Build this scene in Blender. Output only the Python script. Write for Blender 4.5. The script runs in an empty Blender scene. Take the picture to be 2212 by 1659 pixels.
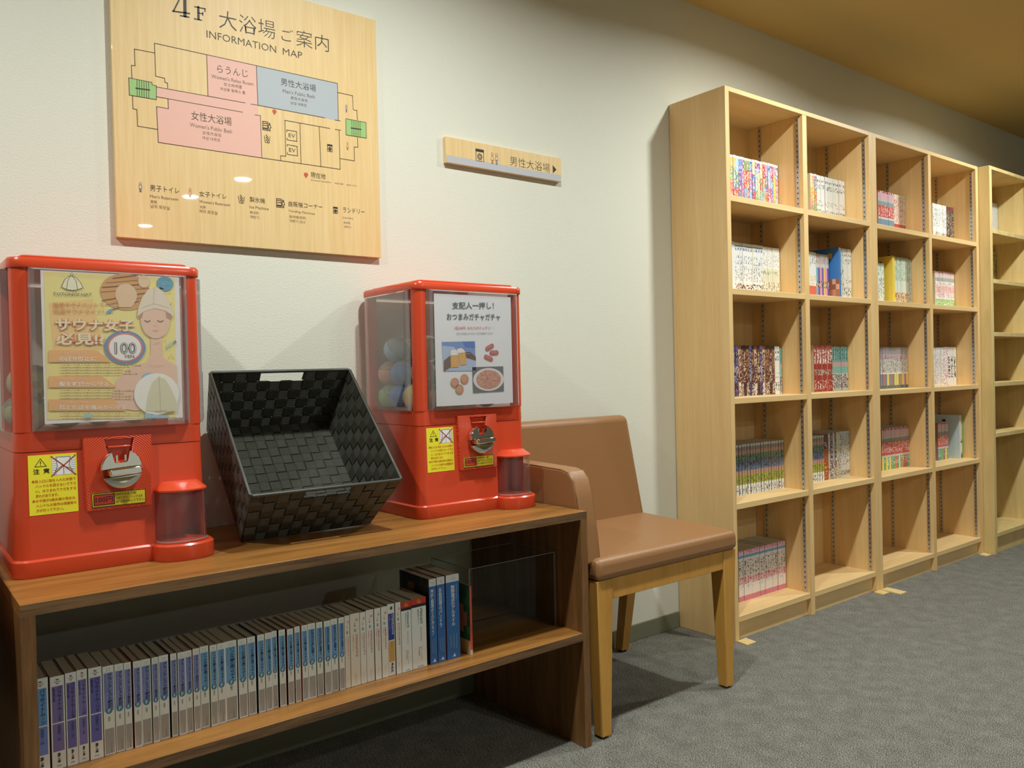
import bpy, bmesh, math, random
from mathutils import Vector, Matrix

SC = bpy.context.scene
COL = SC.collection
PI = math.pi

# ------------------------------------------------------------------ camera
W_PX, H_PX, F_PX = 2212, 1659, 1758.73
YAW, PITCH, ROLL = .666, -.0118, -.0228
CAM = Vector((-.5295, -1.958, .9303))
_f = Vector((math.sin(YAW)*math.cos(PITCH), math.cos(YAW)*math.cos(PITCH), math.sin(PITCH)))
_r0 = Vector((math.cos(YAW), -math.sin(YAW), 0)); _u0 = _r0.cross(_f)
_r = _r0*math.cos(ROLL) + _u0*math.sin(ROLL)
_u = -_r0*math.sin(ROLL) + _u0*math.cos(ROLL)
cam_data = bpy.data.cameras.new('camera')
cam_data.sensor_width = 36; cam_data.lens = F_PX/W_PX*36
cam_data.clip_start = .02; cam_data.clip_end = 60
cam = bpy.data.objects.new('camera', cam_data); COL.objects.link(cam)
cam.matrix_world = Matrix(((_r.x, _u.x, -_f.x, CAM.x), (_r.y, _u.y, -_f.y, CAM.y), (_r.z, _u.z, -_f.z, CAM.z), (0, 0, 0, 1)))
SC.camera = cam
def at(px, py, x=None, y=None, z=None):
    """photo pixel -> point on the plane x=, y= or z="""
    d = _f + _r*((px-W_PX/2)/F_PX) - _u*((py-H_PX/2)/F_PX)
    t = (y-CAM.y)/d.y if y is not None else (x-CAM.x)/d.x if x is not None else (z-CAM.z)/d.z
    return CAM + d*t

# ------------------------------------------------------------------ world, exposure
wd = bpy.data.worlds.new('world'); SC.world = wd; wd.use_nodes = True
wd.node_tree.nodes['Background'].inputs[0].default_value = (1, .93, .8, 1)
wd.node_tree.nodes['Background'].inputs[1].default_value = 0
SC.view_settings.view_transform = 'Standard'; SC.view_settings.look = 'None'
SC.view_settings.gamma = 1; SC.view_settings.use_curve_mapping = False
SC.view_settings.exposure = 0.20
LAMP_W = 16.8                    # watts, the same for every downlight
LAMP_COL = (.97, 1.04, 1.02)
CEIL_Z = 2.2895
# recessed ceiling downlights, all outside the frame: those along the wall are found from the shadows of the
# basket, chair and shelves, the other three from their mirror images in the acrylic sign
LAMPS = [('over_far_chair', -1.1, -.88), ('over_basket', .47, -.88), ('over_oak_bookcase', 2.04, -.88), ('over_birch_bookcase', 3.61, -.88),
         ('mirrored_high', 1.47, -3.5), ('mirrored_middle', 1.34, -4.21), ('mirrored_low', 1.36, -5.55)]

# ------------------------------------------------------------------ materials
def lin(c):
    return tuple(((v/255)/12.92 if v/255 <= .04045 else ((v/255+.055)/1.055)**2.4) for v in c[:3]) + (1,)
MATS = {}
def mat(name, col, rough=.5, metal=0, spec=.5, build=None, coat=0):
    if name in MATS: return MATS[name]
    m = bpy.data.materials.new(name); m.use_nodes = True
    b = m.node_tree.nodes['Principled BSDF']
    b.inputs['Base Color'].default_value = lin(col); b.inputs['Roughness'].default_value = rough
    b.inputs['Metallic'].default_value = metal; b.inputs['Specular IOR Level'].default_value = spec
    if coat: b.inputs['Coat Weight'].default_value = coat; b.inputs['Coat Roughness'].default_value = .08
    if build: build(m.node_tree, b)
    MATS[name] = m
    return m
def N(t, kind, **kw):
    n = t.nodes.new(kind)
    for k, v in kw.items():
        if k in n.inputs: n.inputs[k].default_value = v
        else: setattr(n, k, v)
    return n
def ramp(t, fac, stops):
    r = t.nodes.new('ShaderNodeValToRGB'); e = r.color_ramp.elements
    while len(e) < len(stops): e.new(.5)
    for i, (p, c) in enumerate(stops): e[i].position = p; e[i].color = lin(c)
    t.links.new(fac, r.inputs[0]); return r.outputs[0]
def coords(t, scale=(1, 1, 1)):
    tc = t.nodes.new('ShaderNodeTexCoord'); mp = t.nodes.new('ShaderNodeMapping')
    mp.inputs['Scale'].default_value = scale
    t.links.new(tc.outputs['Object'], mp.inputs[0]); return mp.outputs[0]
def bump(t, b, h, strength, dist):
    bp = N(t, 'ShaderNodeBump', Strength=strength, Distance=dist)
    t.links.new(h, bp.inputs['Height']); t.links.new(bp.outputs[0], b.inputs['Normal'])
def wood(scale, stops, bump_s=.1, fine=True):
    def f(t, b):
        co = coords(t, scale)
        n1 = N(t, 'ShaderNodeTexNoise', Scale=1.0, Detail=6.0, Roughness=.62, Distortion=.35); t.links.new(co, n1.inputs[0])
        n2 = N(t, 'ShaderNodeTexNoise', Scale=7.0, Detail=4.0, Roughness=.7); t.links.new(co, n2.inputs[0])
        mx = N(t, 'ShaderNodeMath', operation='MULTIPLY_ADD'); mx.inputs[1].default_value = .35
        t.links.new(n2.outputs[0], mx.inputs[0])
        sc = N(t, 'ShaderNodeMath', operation='MULTIPLY'); sc.inputs[1].default_value = .65
        t.links.new(n1.outputs[0], sc.inputs[0]); t.links.new(sc.outputs[0], mx.inputs[2])
        t.links.new(ramp(t, mx.outputs[0], stops), b.inputs['Base Color'])
        bump(t, b, mx.outputs[0], bump_s, .0008)
    return f
WALL = mat('wallpaper_cream', (224, 222, 206), .85, build=lambda t, b: (
    lambda co: (lambda n: (t.links.new(co, n.inputs[0]), bump(t, b, n.outputs[0], .45, .0022)))
    (N(t, 'ShaderNodeTexNoise', Scale=260.0, Detail=3.0, Roughness=.6)))(coords(t)))
CEILM = mat('ceiling_tan', (202, 174, 112), .9)
def _carpet(t, b):
    co = coords(t)
    n = N(t, 'ShaderNodeTexNoise', Scale=360.0, Detail=3.0, Roughness=.75); t.links.new(coords(t, (.7, 1.3, 1)), n.inputs[0])
    n2 = N(t, 'ShaderNodeTexNoise', Scale=18.0, Detail=4.0, Roughness=.6); t.links.new(co, n2.inputs[0])
    a = N(t, 'ShaderNodeMath', operation='MULTIPLY_ADD'); a.inputs[1].default_value = .10
    t.links.new(n2.outputs[0], a.inputs[0])
    s = N(t, 'ShaderNodeMath', operation='MULTIPLY'); s.inputs[1].default_value = .90
    t.links.new(n.outputs[0], s.inputs[0]); t.links.new(s.outputs[0], a.inputs[2])
    t.links.new(ramp(t, a.outputs[0], [(.34, (40, 39, 36)), (.5, (108, 105, 97)), (.66, (196, 192, 178))]), b.inputs['Base Color'])
    bump(t, b, a.outputs[0], .6, .003)
CARPET = mat('carpet_grey', (90, 90, 86), 1.0, spec=.1, build=_carpet)
BASEB = mat('baseboard_greygreen', (116, 116, 94), .55)
OAK = mat('oak_veneer', (214, 172, 112), .45, build=wood((26, 26, 1.3), [(.3, (220, 178, 118)), (.5, (230, 192, 132)), (.7, (238, 204, 146))], .05))
OAK_H = mat('oak_veneer_shelf', (214, 172, 112), .45, build=wood((1.3, 26, 26), [(.3, (222, 182, 122)), (.5, (232, 195, 136)), (.7, (240, 207, 150))], .05))
PINE = mat('yellow_birch', (222, 194, 130), .45, build=wood((14, 14, 1.2), [(.3, (206, 174, 108)), (.5, (222, 193, 130)), (.7, (232, 208, 150))], .05))
WALNUT = mat('walnut_laminate', (130, 88, 44), .32, build=wood((1.6, 24, 24), [(.3, (98, 60, 26)), (.48, (146, 98, 46)), (.6, (164, 112, 54)), (.75, (182, 130, 68))], .12))
WALNUT_E = mat('walnut_edge', (98, 68, 40), .5, build=wood((3, 60, 60), [(.32, (52, 36, 22)), (.5, (112, 80, 48)), (.7, (142, 104, 66))], .3))
WALNUT_V = mat('walnut_panel', (120, 82, 44), .4, build=wood((30, 30, 2), [(.3, (84, 54, 28)), (.5, (120, 82, 44)), (.7, (146, 104, 60))], .15))
CHAIRW = mat('beech_amber', (196, 142, 62), .38, build=wood((30, 30, 3), [(.3, (182, 126, 50)), (.5, (198, 144, 64)), (.7, (208, 156, 76))], .04))
LEATHER = mat('tan_leather', (150, 106, 66), .42, build=lambda t, b: (lambda n: (t.links.new(coords(t), n.inputs[0]), bump(t, b, n.outputs[0], .25, .0008)))(N(t, 'ShaderNodeTexVoronoi', Scale=420.0)))
PIPING = mat('leather_piping', (122, 84, 50), .5)
RED = mat('red_plastic', (210, 72, 40), .28, coat=.25)
def _rings(t, b):
    tc = t.nodes.new('ShaderNodeTexCoord')
    sub = N(t, 'ShaderNodeVectorMath', operation='SUBTRACT'); sub.inputs[1].default_value = (.1775, 0, .184)
    mul = N(t, 'ShaderNodeVectorMath', operation='MULTIPLY'); mul.inputs[1].default_value = (1, 0, 1)
    ln = N(t, 'ShaderNodeVectorMath', operation='LENGTH')
    t.links.new(tc.outputs['Object'], sub.inputs[0]); t.links.new(sub.outputs[0], mul.inputs[0]); t.links.new(mul.outputs[0], ln.inputs[0])
    m1 = N(t, 'ShaderNodeMath', operation='MULTIPLY'); m1.inputs[1].default_value = 2*PI/.0036
    sn = N(t, 'ShaderNodeMath', operation='SINE'); t.links.new(ln.outputs['Value'], m1.inputs[0]); t.links.new(m1.outputs[0], sn.inputs[0])
    bump(t, b, sn.outputs[0], .5, .0007)
RED_R = mat('red_plastic_ringed', (210, 72, 40), .3, build=_rings)
CHROME = mat('chrome', (232, 232, 230), .06, metal=1)
STEEL = mat('zinc_steel', (196, 196, 190), .32, metal=.85)
DARK = mat('slot_shade_black', (18, 16, 14), .8)  # black stands in for the shade inside the slot holes
PAPER = mat('page_paper', (196, 186, 156), .9)
PRINT_ATT = 'Col'
def _attr(t, b):
    a = t.nodes.new('ShaderNodeAttribute'); a.attribute_name = PRINT_ATT
    t.links.new(a.outputs['Color'], b.inputs['Base Color'])
PRINT = mat('printed_ink', (200, 200, 200), .55, build=_attr)
COVER = mat('laminated_print', (200, 200, 200), .34, build=_attr)
WHITEP = mat('white_plastic', (236, 236, 230), .4)
RUBBER = mat('black_rubber', (20, 20, 20), .7)
def _signwood(t, b):
    co = coords(t, (60, 1, 2.2))
    n = N(t, 'ShaderNodeTexNoise', Scale=1.6, Detail=5.0, Roughness=.7); t.links.new(co, n.inputs[0])
    t.links.new(ramp(t, n.outputs[0], [(.3, (226, 190, 128)), (.5, (234, 200, 140)), (.7, (240, 210, 154))]), b.inputs['Base Color'])
SIGNW = mat('acrylic_over_woodgrain', (232, 198, 140), .5, build=_signwood, coat=1.0)
MATS['acrylic_over_woodgrain'].node_tree.nodes['Principled BSDF'].inputs['Coat Roughness'].default_value = .015
EDGE = mat('sign_edge', (170, 140, 104), .4)
def clear(name, tint, milk=.0, gain=1.6, rough=.03):
    """thin clear plastic: transparent, with Fresnel mirror reflection and a little haze"""
    if name in MATS: return MATS[name]
    m = bpy.data.materials.new(name); m.use_nodes = True; t = m.node_tree; t.nodes.clear()
    out = t.nodes.new('ShaderNodeOutputMaterial')
    tr = t.nodes.new('ShaderNodeBsdfTransparent'); tr.inputs[0].default_value = lin(tint)
    gl = t.nodes.new('ShaderNodeBsdfGlossy'); gl.inputs['Roughness'].default_value = rough
    lw = t.nodes.new('ShaderNodeLayerWeight'); lw.inputs[0].default_value = .5
    pw = N(t, 'ShaderNodeMath', operation='POWER'); pw.inputs[1].default_value = 5
    t.links.new(lw.outputs['Facing'], pw.inputs[0])
    sch = N(t, 'ShaderNodeMath', operation='MULTIPLY_ADD'); sch.inputs[1].default_value = .96; sch.inputs[2].default_value = .04
    t.links.new(pw.outputs[0], sch.inputs[0])
    mu = N(t, 'ShaderNodeMath', operation='MULTIPLY', use_clamp=True); mu.inputs[1].default_value = gain
    t.links.new(sch.outputs[0], mu.inputs[0])
    mx = t.nodes.new('ShaderNodeMixShader'); t.links.new(mu.outputs[0], mx.inputs[0])
    t.links.new(tr.outputs[0], mx.inputs[1]); t.links.new(gl.outputs[0], mx.inputs[2])
    last = mx
    if milk:
        df = t.nodes.new('ShaderNodeBsdfDiffuse'); df.inputs[0].default_value = lin((240, 236, 232))
        m2 = t.nodes.new('ShaderNodeMixShader'); m2.inputs[0].default_value = milk
        t.links.new(mx.outputs[0], m2.inputs[1]); t.links.new(df.outputs[0], m2.inputs[2]); last = m2
    t.links.new(last.outputs[0], out.inputs[0]); MATS[name] = m
    return m
CLEAR = clear('clear_cover', (250, 246, 246), .05, 1.8)
CLEAR_S = clear('clear_side_cover', (250, 246, 246), .06, 3.0)
CUPM = clear('clear_cup', (244, 240, 241), .04, 1.6)
CLEAR_E = clear('clear_cover_edge', (236, 226, 230), .16, 2.2)
ACRYL = clear('clear_acrylic', (250, 252, 251), .0, .35)
ACRYL_E = clear('clear_acrylic_edge', (200, 212, 206), .22, 1.3)
def capsule_mat(name, col, a):
    if name in MATS: return MATS[name]
    m = bpy.data.materials.new(name); m.use_nodes = True; t = m.node_tree; t.nodes.clear()
    out = t.nodes.new('ShaderNodeOutputMaterial')
    tr = t.nodes.new('ShaderNodeBsdfTransparent'); tr.inputs[0].default_value = lin(col)
    df = t.nodes.new('ShaderNodeBsdfDiffuse'); df.inputs[0].default_value = lin(col)
    gl = t.nodes.new('ShaderNodeBsdfGlossy'); gl.inputs['Roughness'].default_value = .05
    fr = t.nodes.new('ShaderNodeFresnel'); fr.inputs[0].default_value = 1.5
    m1 = t.nodes.new('ShaderNodeMixShader'); m1.inputs[0].default_value = a
    m2 = t.nodes.new('ShaderNodeMixShader')
    t.links.new(tr.outputs[0], m1.inputs[1]); t.links.new(df.outputs[0], m1.inputs[2])
    t.links.new(fr.outputs[0], m2.inputs[0]); t.links.new(m1.outputs[0], m2.inputs[1]); t.links.new(gl.outputs[0], m2.inputs[2])
    t.links.new(m2.outputs[0], out.inputs[0]); MATS[name] = m
    return m
def _strap(t, b):
    uv = t.nodes.new('ShaderNodeUVMap'); sx = t.nodes.new('ShaderNodeSeparateXYZ'); t.links.new(uv.outputs[0], sx.inputs[0])
    m1 = N(t, 'ShaderNodeMath', operation='MULTIPLY'); m1.inputs[1].default_value = 2*PI*9
    sn = N(t, 'ShaderNodeMath', operation='SINE'); t.links.new(sx.outputs[1], m1.inputs[0]); t.links.new(m1.outputs[0], sn.inputs[0])
    bump(t, b, sn.outputs[0], .9, .0009)
STRAP = mat('woven_black_strap', (84, 84, 74), .36, build=_strap)
STRAP_R = mat('strap_rim', (58, 58, 50), .4)

# ------------------------------------------------------------------ mesh helpers
class MB:
    def __init__(s): s.v = []; s.f = []; s.c = []; s.uv = None
    def face(s, pts, col=None):
        i = len(s.v); s.v += [tuple(p) for p in pts]; s.f.append(tuple(range(i, i+len(pts)))); s.c.append(col)
    def box(s, x0, x1, y0, y1, z0, z1, col=None):
        i = len(s.v)
        s.v += [(x0, y0, z0), (x1, y0, z0), (x1, y1, z0), (x0, y1, z0), (x0, y0, z1), (x1, y0, z1), (x1, y1, z1), (x0, y1, z1)]
        for q in ((0, 3, 2, 1), (4, 5, 6, 7), (0, 1, 5, 4), (1, 2, 6, 5), (2, 3, 7, 6), (3, 0, 4, 7)):
            s.f.append(tuple(i+k for k in q)); s.c.append(col)
        return s
    def hexa(s, p, col=None):
        """8 corners: bottom ring then top ring, both counter-clockwise from above"""
        i = len(s.v); s.v += [tuple(q) for q in p]
        for q in ((0, 3, 2, 1), (4, 5, 6, 7), (0, 1, 5, 4), (1, 2, 6, 5), (2, 3, 7, 6), (3, 0, 4, 7)):
            s.f.append(tuple(i+k for k in q)); s.c.append(col)
        return s
    def loft(s, rings, cap0=True, cap1=True, col=None):
        n = len(rings[0]); i = len(s.v)
        for r in rings: s.v += [tuple(p) for p in r]
        for k in range(len(rings)-1):
            for j in range(n):
                a, b = i+k*n+j, i+k*n+(j+1) % n
                s.f.append((a, b, b+n, a+n)); s.c.append(col)
        if cap0: s.f.append(tuple(i+j for j in reversed(range(n)))); s.c.append(col)
        if cap1: s.f.append(tuple(i+(len(rings)-1)*n+j for j in range(n))); s.c.append(col)
        return s
    def tube(s, pts, r, n=8, closed=False):
        pts = [Vector(p) for p in pts]; rings = []
        m = len(pts)
        for k, p in enumerate(pts):
            a = pts[(k-1) % m] if (closed or k) else p; b = pts[(k+1) % m] if (closed or k < m-1) else p
            d = (b-a).normalized(); up = Vector((0, 0, 1)) if abs(d.z) < .95 else Vector((1, 0, 0))
            x = d.cross(up).normalized(); y = d.cross(x)
            rings.append([p + x*(r*math.cos(2*PI*j/n)) + y*(r*math.sin(2*PI*j/n)) for j in range(n)])
        if closed: rings.append(rings[0])
        return s.loft(rings, not closed, not closed)
    def stroke(s, pts, w, y, col, closed=False):
        """flat line of width w on the plane y (facing -y); pts are world points"""
        pts = [Vector((p[0], y, p[2])) for p in pts]
        if closed: pts.append(pts[0])
        for a, b in zip(pts, pts[1:]):
            d = (b-a)
            if d.length < 1e-6: continue
            d.normalize(); n = Vector((-d.z, 0, d.x))*(w/2); e = d*(w/2)
            s.face((a-e-n, b+e-n, b+e+n, a-e+n), col)
    def poly(s, pts, y, col): s.face([(p[0], y, p[2]) for p in pts], col)
    def disc(s, c, rx, rz, y, col, n=28, a0=0, a1=2*PI):
        s.face([(c[0]+rx*math.cos(a0+(a1-a0)*k/n), y, c[2]+rz*math.sin(a0+(a1-a0)*k/n)) for k in range(n if a1-a0 > 6 else n+1)], col)
    def ring(s, c, rx, rz, w, y, col, n=28):
        for k in range(n):
            a, b = 2*PI*k/n, 2*PI*(k+1)/n
            s.face([(c[0]+(rx+o)*math.cos(t), y, c[2]+(rz+o)*math.sin(t)) for o, t in ((-w/2, a), (w/2, a), (w/2, b), (-w/2, b))], col)
    def text(s, body, bl, br, h, y, col, off=0.0):
        """fit body into the box from bl to br (world points on plane y), h metres tall"""
        vs, fs, (w0, w1, h0, h1) = text_mesh(body, off)
        bl = Vector((bl[0], y, bl[2])); br = Vector((br[0], y, br[2])); i = len(s.v); dx = (br-bl)/(w1-w0); k = h/(h1-h0)
        for (a, b) in vs:
            p = bl + dx*(a-w0); s.v.append((p.x, y, p.z + (b-h0)*k))
        for f in fs: s.f.append(tuple(i+q for q in f)); s.c.append(col)
_TX = {}
def text_mesh(body, off=0.0, line=None):
    key = (body, off, line)
    if key in _TX: return _TX[key]
    cu = bpy.data.curves.new('t', 'FONT'); cu.body = body; cu.offset = off; cu.resolution_u = 2
    if line: cu.space_line = line; cu.align_x = 'CENTER'
    ob = bpy.data.objects.new('t', cu)
    me = bpy.data.meshes.new_from_object(ob)
    vs = [(v.co.x, v.co.y) for v in me.vertices]; fs = [tuple(p.vertices) for p in me.polygons]
    # all faces towards +z
    out = []
    for f in fs:
        a, b, c = (vs[k] for k in f[:3])
        out.append(f if (b[0]-a[0])*(c[1]-a[1])-(b[1]-a[1])*(c[0]-a[0]) > 0 else tuple(reversed(f)))
    bpy.data.objects.remove(ob); bpy.data.curves.remove(cu); bpy.data.meshes.remove(me)
    xs = [v[0] for v in vs] or [0, 1]; ys = [v[1] for v in vs] or [0, 1]
    _TX[key] = (vs, out, (min(xs), max(xs), min(ys), max(ys)))
    return _TX[key]
def wloc(o):
    p = Vector((0, 0, 0))
    while o: p += o.location; o = o.parent
    return p
def to_mesh(name, mb, parent_loc=Vector((0, 0, 0))):
    me = bpy.data.meshes.new(name)
    me.from_pydata([(v[0]-parent_loc.x, v[1]-parent_loc.y, v[2]-parent_loc.z) for v in mb.v], [], mb.f)
    if any(c is not None for c in mb.c):
        at_ = me.color_attributes.new(PRINT_ATT, 'FLOAT_COLOR', 'CORNER')
        buf = []
        for f, c in zip(mb.f, mb.c): buf += list(lin(c or (200, 200, 200)))*len(f)
        at_.data.foreach_set('color', buf)
    if mb.uv:
        uv = me.uv_layers.new(name='UVMap'); uv.data.foreach_set('uv', [k for p in mb.uv for k in p])
    me.update()
    return me
def obj(name, mb, m, parent=None, bevel=0, smooth=False, seg=2, recalc=False):
    """meshes are written in world coordinates; a child is stored relative to its parent"""
    me = to_mesh(name, mb, wloc(parent) if parent else Vector((0, 0, 0)))
    me.materials.append(m)
    if recalc:
        bm = bmesh.new(); bm.from_mesh(me); bmesh.ops.recalc_face_normals(bm, faces=bm.faces); bm.to_mesh(me); bm.free()
    if smooth:
        me.shade_smooth()
        if smooth != True: me.set_sharp_from_angle(angle=math.radians(smooth))
    o = bpy.data.objects.new(name, me); COL.objects.link(o)
    if parent: o.parent = parent
    if bevel:
        b = o.modifiers.new('bevel', 'BEVEL'); b.width = bevel; b.segments = seg; b.limit_method = 'ANGLE'; b.angle_limit = math.radians(40)
        me.shade_smooth(); me.set_sharp_from_angle(angle=math.radians(35))
        b.harden_normals = False
    return o
def tag(o, label=None, cat=None, group=None, kind=None):
    if label: o['label'] = label
    if cat: o['category'] = cat
    if group: o['group'] = group
    if kind: o['kind'] = kind
    return o
def thing(name, loc, label, cat, group=None):
    o = bpy.data.objects.new(name, None); COL.objects.link(o); o.location = loc; o.empty_display_size = .05
    return tag(o, label, cat, group)
def copy_tree(o, parent=None):
    c = o.copy(); COL.objects.link(c); c.parent = parent
    for ch in list(o.children): copy_tree(ch, c)
    return c
def rrect(x0, x1, y0, y1, r, z, n=5):
    p = []
    for cx, cy, a in ((x1-r, y0+r, -PI/2), (x1-r, y1-r, 0), (x0+r, y1-r, PI/2), (x0+r, y0+r, PI)):
        p += [(cx+r*math.cos(a+PI/2*k/n), cy+r*math.sin(a+PI/2*k/n), z) for k in range(n+1)]
    return p
def cut(o, mb):
    """boolean-cut the closed shape mb (world coordinates) out of o and keep the result"""
    me = to_mesh('cutter', mb, wloc(o.parent) if o.parent else Vector((0, 0, 0)))
    c = bpy.data.objects.new('cutter', me); COL.objects.link(c); c.parent = o.parent
    md = o.modifiers.new('cut', 'BOOLEAN'); md.operation = 'DIFFERENCE'; md.object = c; md.solver = 'EXACT'
    dg = bpy.context.evaluated_depsgraph_get(); dg.update()
    new = bpy.data.meshes.new_from_object(o.evaluated_get(dg))
    o.modifiers.remove(md); o.data = new
    bpy.data.objects.remove(c)

# ------------------------------------------------------------------ the room
RX0, RX1, RY0 = -3.4, 7.2, -6.6
tag(obj('wall_back', MB().box(RX0, RX1, 0, .1, -.05, CEIL_Z+.05), WALL), kind='structure')
tag(obj('wall_left', MB().box(RX0-.1, RX0, RY0, .1, -.05, CEIL_Z+.05), WALL), kind='structure')
tag(obj('wall_right', MB().box(RX1, RX1+.1, RY0, .1, -.05, CEIL_Z+.05), WALL), kind='structure')
tag(obj('wall_front', MB().box(RX0, RX1, RY0-.1, RY0, -.05, CEIL_Z+.05), WALL), kind='structure')
tag(obj('floor', MB().box(RX0, RX1, RY0, 0, -.05, 0), CARPET), kind='structure')
ceiling = tag(obj('ceiling', MB().box(RX0, RX1, RY0, 0, CEIL_Z, CEIL_Z+.1), CEILM), kind='structure')
tag(obj('baseboard_back', MB().box(RX0, 1.752, -.007, 0, 0, .0563), BASEB, bevel=.002), kind='structure')
for nm_, x, y in LAMPS:
    row = y > -1
    t = thing('downlight_%s_offscreen' % nm_, (x, y, CEIL_Z), 'round recessed ceiling downlight in the row along the sign wall' if row else
              'round recessed ceiling downlight out in the middle of the room', 'downlight',
              'downlights along the sign wall' if row else 'downlights in the middle of the room')
    n = 32
    ang = [2*PI*j/n for j in range(n)]
    ringp = lambda r, z: [(x+r*math.cos(a), y+r*math.sin(a), CEIL_Z+z) for a in ang]
    obj('trim_ring', MB().loft([ringp(.058, -.0002), ringp(.066, -.0002), ringp(.066, -.003), ringp(.058, -.004), ringp(.058, -.0002)], False, False), WHITEP, t, smooth=40)
    em = MATS.get('lamp_lens')
    if not em:
        em = bpy.data.materials.new('lamp_lens'); em.use_nodes = True; MATS['lamp_lens'] = em
        b = em.node_tree.nodes['Principled BSDF']; b.inputs['Base Color'].default_value = (.9, .9, .9, 1)
        b.inputs['Emission Color'].default_value = (*LAMP_COL, 1); b.inputs['Emission Strength'].default_value = 22
    mbl = MB(); mbl.face(list(reversed(ringp(.057, -.0025)))); obj('lens_%s_offscreen' % nm_, mbl, em, t)
    ld = bpy.data.lights.new('lamp_%s_offscreen' % nm_, 'AREA'); ld.shape = 'DISK'; ld.size = .09; ld.energy = LAMP_W; ld.color = LAMP_COL
    ld.spread = math.radians(163)
    lo = bpy.data.objects.new('lamp_%s_offscreen' % nm_, ld); COL.objects.link(lo); lo.parent = t; lo.location = (0, 0, -.006)

# ------------------------------------------------------------------ bookcases
def bookcase(label, x0, x1, depth, top, inner, shelves, th, mv, mh, kick=.0):
    """inner: list of (left, right) x of each column's clear width"""
    t = thing('bookcase', ((x0+x1)/2, -depth/2, 0), label, 'bookcase')
    yb = -.003
    cols = inner
    walls = [(x0, cols[0][0])] + [(a[1], b[0]) for a, b in zip(cols, cols[1:])] + [(cols[-1][1], x1)]
    for k, (a, b) in enumerate(walls):
        side = k in (0, len(walls)-1)
        obj('side_panel' if side else 'divider', MB().box(a, b, -depth, yb, 0, top if side else top-.0165), mv, t, bevel=.0012)
    obj('back_panel', MB().box(cols[0][0], cols[-1][1], -.009, yb, 0, top-.0165), mv, t)
    obj('top_panel', MB().box(cols[0][0], cols[-1][1], -depth, yb, top-.0165, top), mh, t, bevel=.0012)
    for (a, b) in cols:
        for z in shelves:
            obj('shelf', MB().box(a, b, -depth+.0015, -.009, z-.0205, z), mh, t, bevel=.0012)
        obj('kick_board', MB().box(a, b, -depth+.018, -depth+.034, kick, shelves[-1]-.0205), mh, t)
        for xf, s in ((a, 1), (b, -1)):
            for yc in (-depth+.0225, -.06):
                zb, zt = shelves[-1], top-.0165
                st = obj('shelf_standard', MB().box(min(xf, xf+s*.003), max(xf, xf+s*.003), yc-.0062, yc+.0062, zb, zt), STEEL, t)
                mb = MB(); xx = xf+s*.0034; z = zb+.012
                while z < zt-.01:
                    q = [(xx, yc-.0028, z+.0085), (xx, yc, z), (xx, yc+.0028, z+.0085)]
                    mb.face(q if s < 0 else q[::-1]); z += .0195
                tag(obj('slot_shade_row', mb, DARK, st), kind='stuff')  # flat black triangles: slots not cut, their inner shade is painted on
    return t
SH = [1.5235, 1.2060, .8320, .4710, .0845]
C1, C2, C3, C4 = (1.7785, 2.2195), (2.2465, 2.6990), (2.7555, 3.2147), (3.2393, 3.7053)
bookcase('light oak bookcase standing right beside the tan armchair', 1.7569, 2.7275, .2465, 1.890, [C1, C2], SH, .02, OAK, OAK_H)
bookcase('light oak bookcase between another oak bookcase and the yellowish birch one', 2.7285, 3.7300, .2465, 1.890, [C3, C4], [z-.003 for z in SH], .02, OAK, OAK_H)
SH3 = [1.5835, 1.3405, 1.0826, .838, .5906, .104]
C5, C6 = (3.760, 4.236), (4.262, 4.72)
bookcase('deeper yellowish birch bookcase past the two oak bookcases', 3.7345, 4.745, .2975, 1.887, [C5, C6], SH3, .025, PINE, PINE)
for k, (x, y0, w, lab) in enumerate(((1.762, -.290, .05, 'thin wooden shim under the oak bookcase corner beside the armchair'),
                            (2.675, -.286, .05, 'thin wooden shim under the oak bookcase near its meeting with the next'),
                            (2.732, -.330, .052, 'loose wooden shim poking out where the two oak bookcases meet'),
                            (3.676, -.283, .05, 'thin wooden shim under the oak bookcase corner by the birch bookcase'))):
    mb = MB(); mb.hexa([(x, y0, 0), (x+w, y0, 0), (x+w, -.248, 0), (x, -.248, 0), (x, y0, .003), (x+w, y0, .003), (x+w, -.248, .006), (x, -.248, .006)])
    tag(obj('wooden_shim', mb, PINE), lab, 'shim', 'shims under the bookcases')

# ------------------------------------------------------------------ low bench shelf
BX0, BX1, BY0, BZ = -.3570, .8570, -.4820, .5870
SHZ = .2870
bench = thing('low_bench', ((BX0+BX1)/2, -.24, 0), 'low walnut bench shelf carrying the red capsule machines and a row of paperbacks', 'shelf')
YB = -.012
obj('bench_top', MB().box(BX0, BX1, BY0+.001, YB, BZ-.0195, BZ), WALNUT, bench, bevel=.0008)
obj('edge_band', MB().box(BX0, BX1, BY0, BY0+.001, BZ-.0195, BZ-.0005), WALNUT_E, bench)
for a, b in ((BX0, BX0+.021), (BX1-.021, BX1)):
    obj('side_panel', MB().box(a, b, BY0+.001, YB, 0, BZ-.0195), WALNUT_V, bench, bevel=.0008)
    obj('edge_band', MB().box(a, b, BY0, BY0+.001, 0, BZ-.0195), WALNUT_V, bench)
obj('shelf', MB().box(BX0+.021, BX1-.021, BY0+.001, YB-.02, SHZ-.019, SHZ), WALNUT, bench, bevel=.0008)
obj('edge_band', MB().box(BX0+.021, BX1-.021, BY0, BY0+.001, SHZ-.019, SHZ-.0005), WALNUT_E, bench)
obj('back_rail', MB().box(BX0+.021, BX1-.021, YB-.02, YB, BZ-.0695, BZ-.0195), WALNUT, bench)
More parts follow.
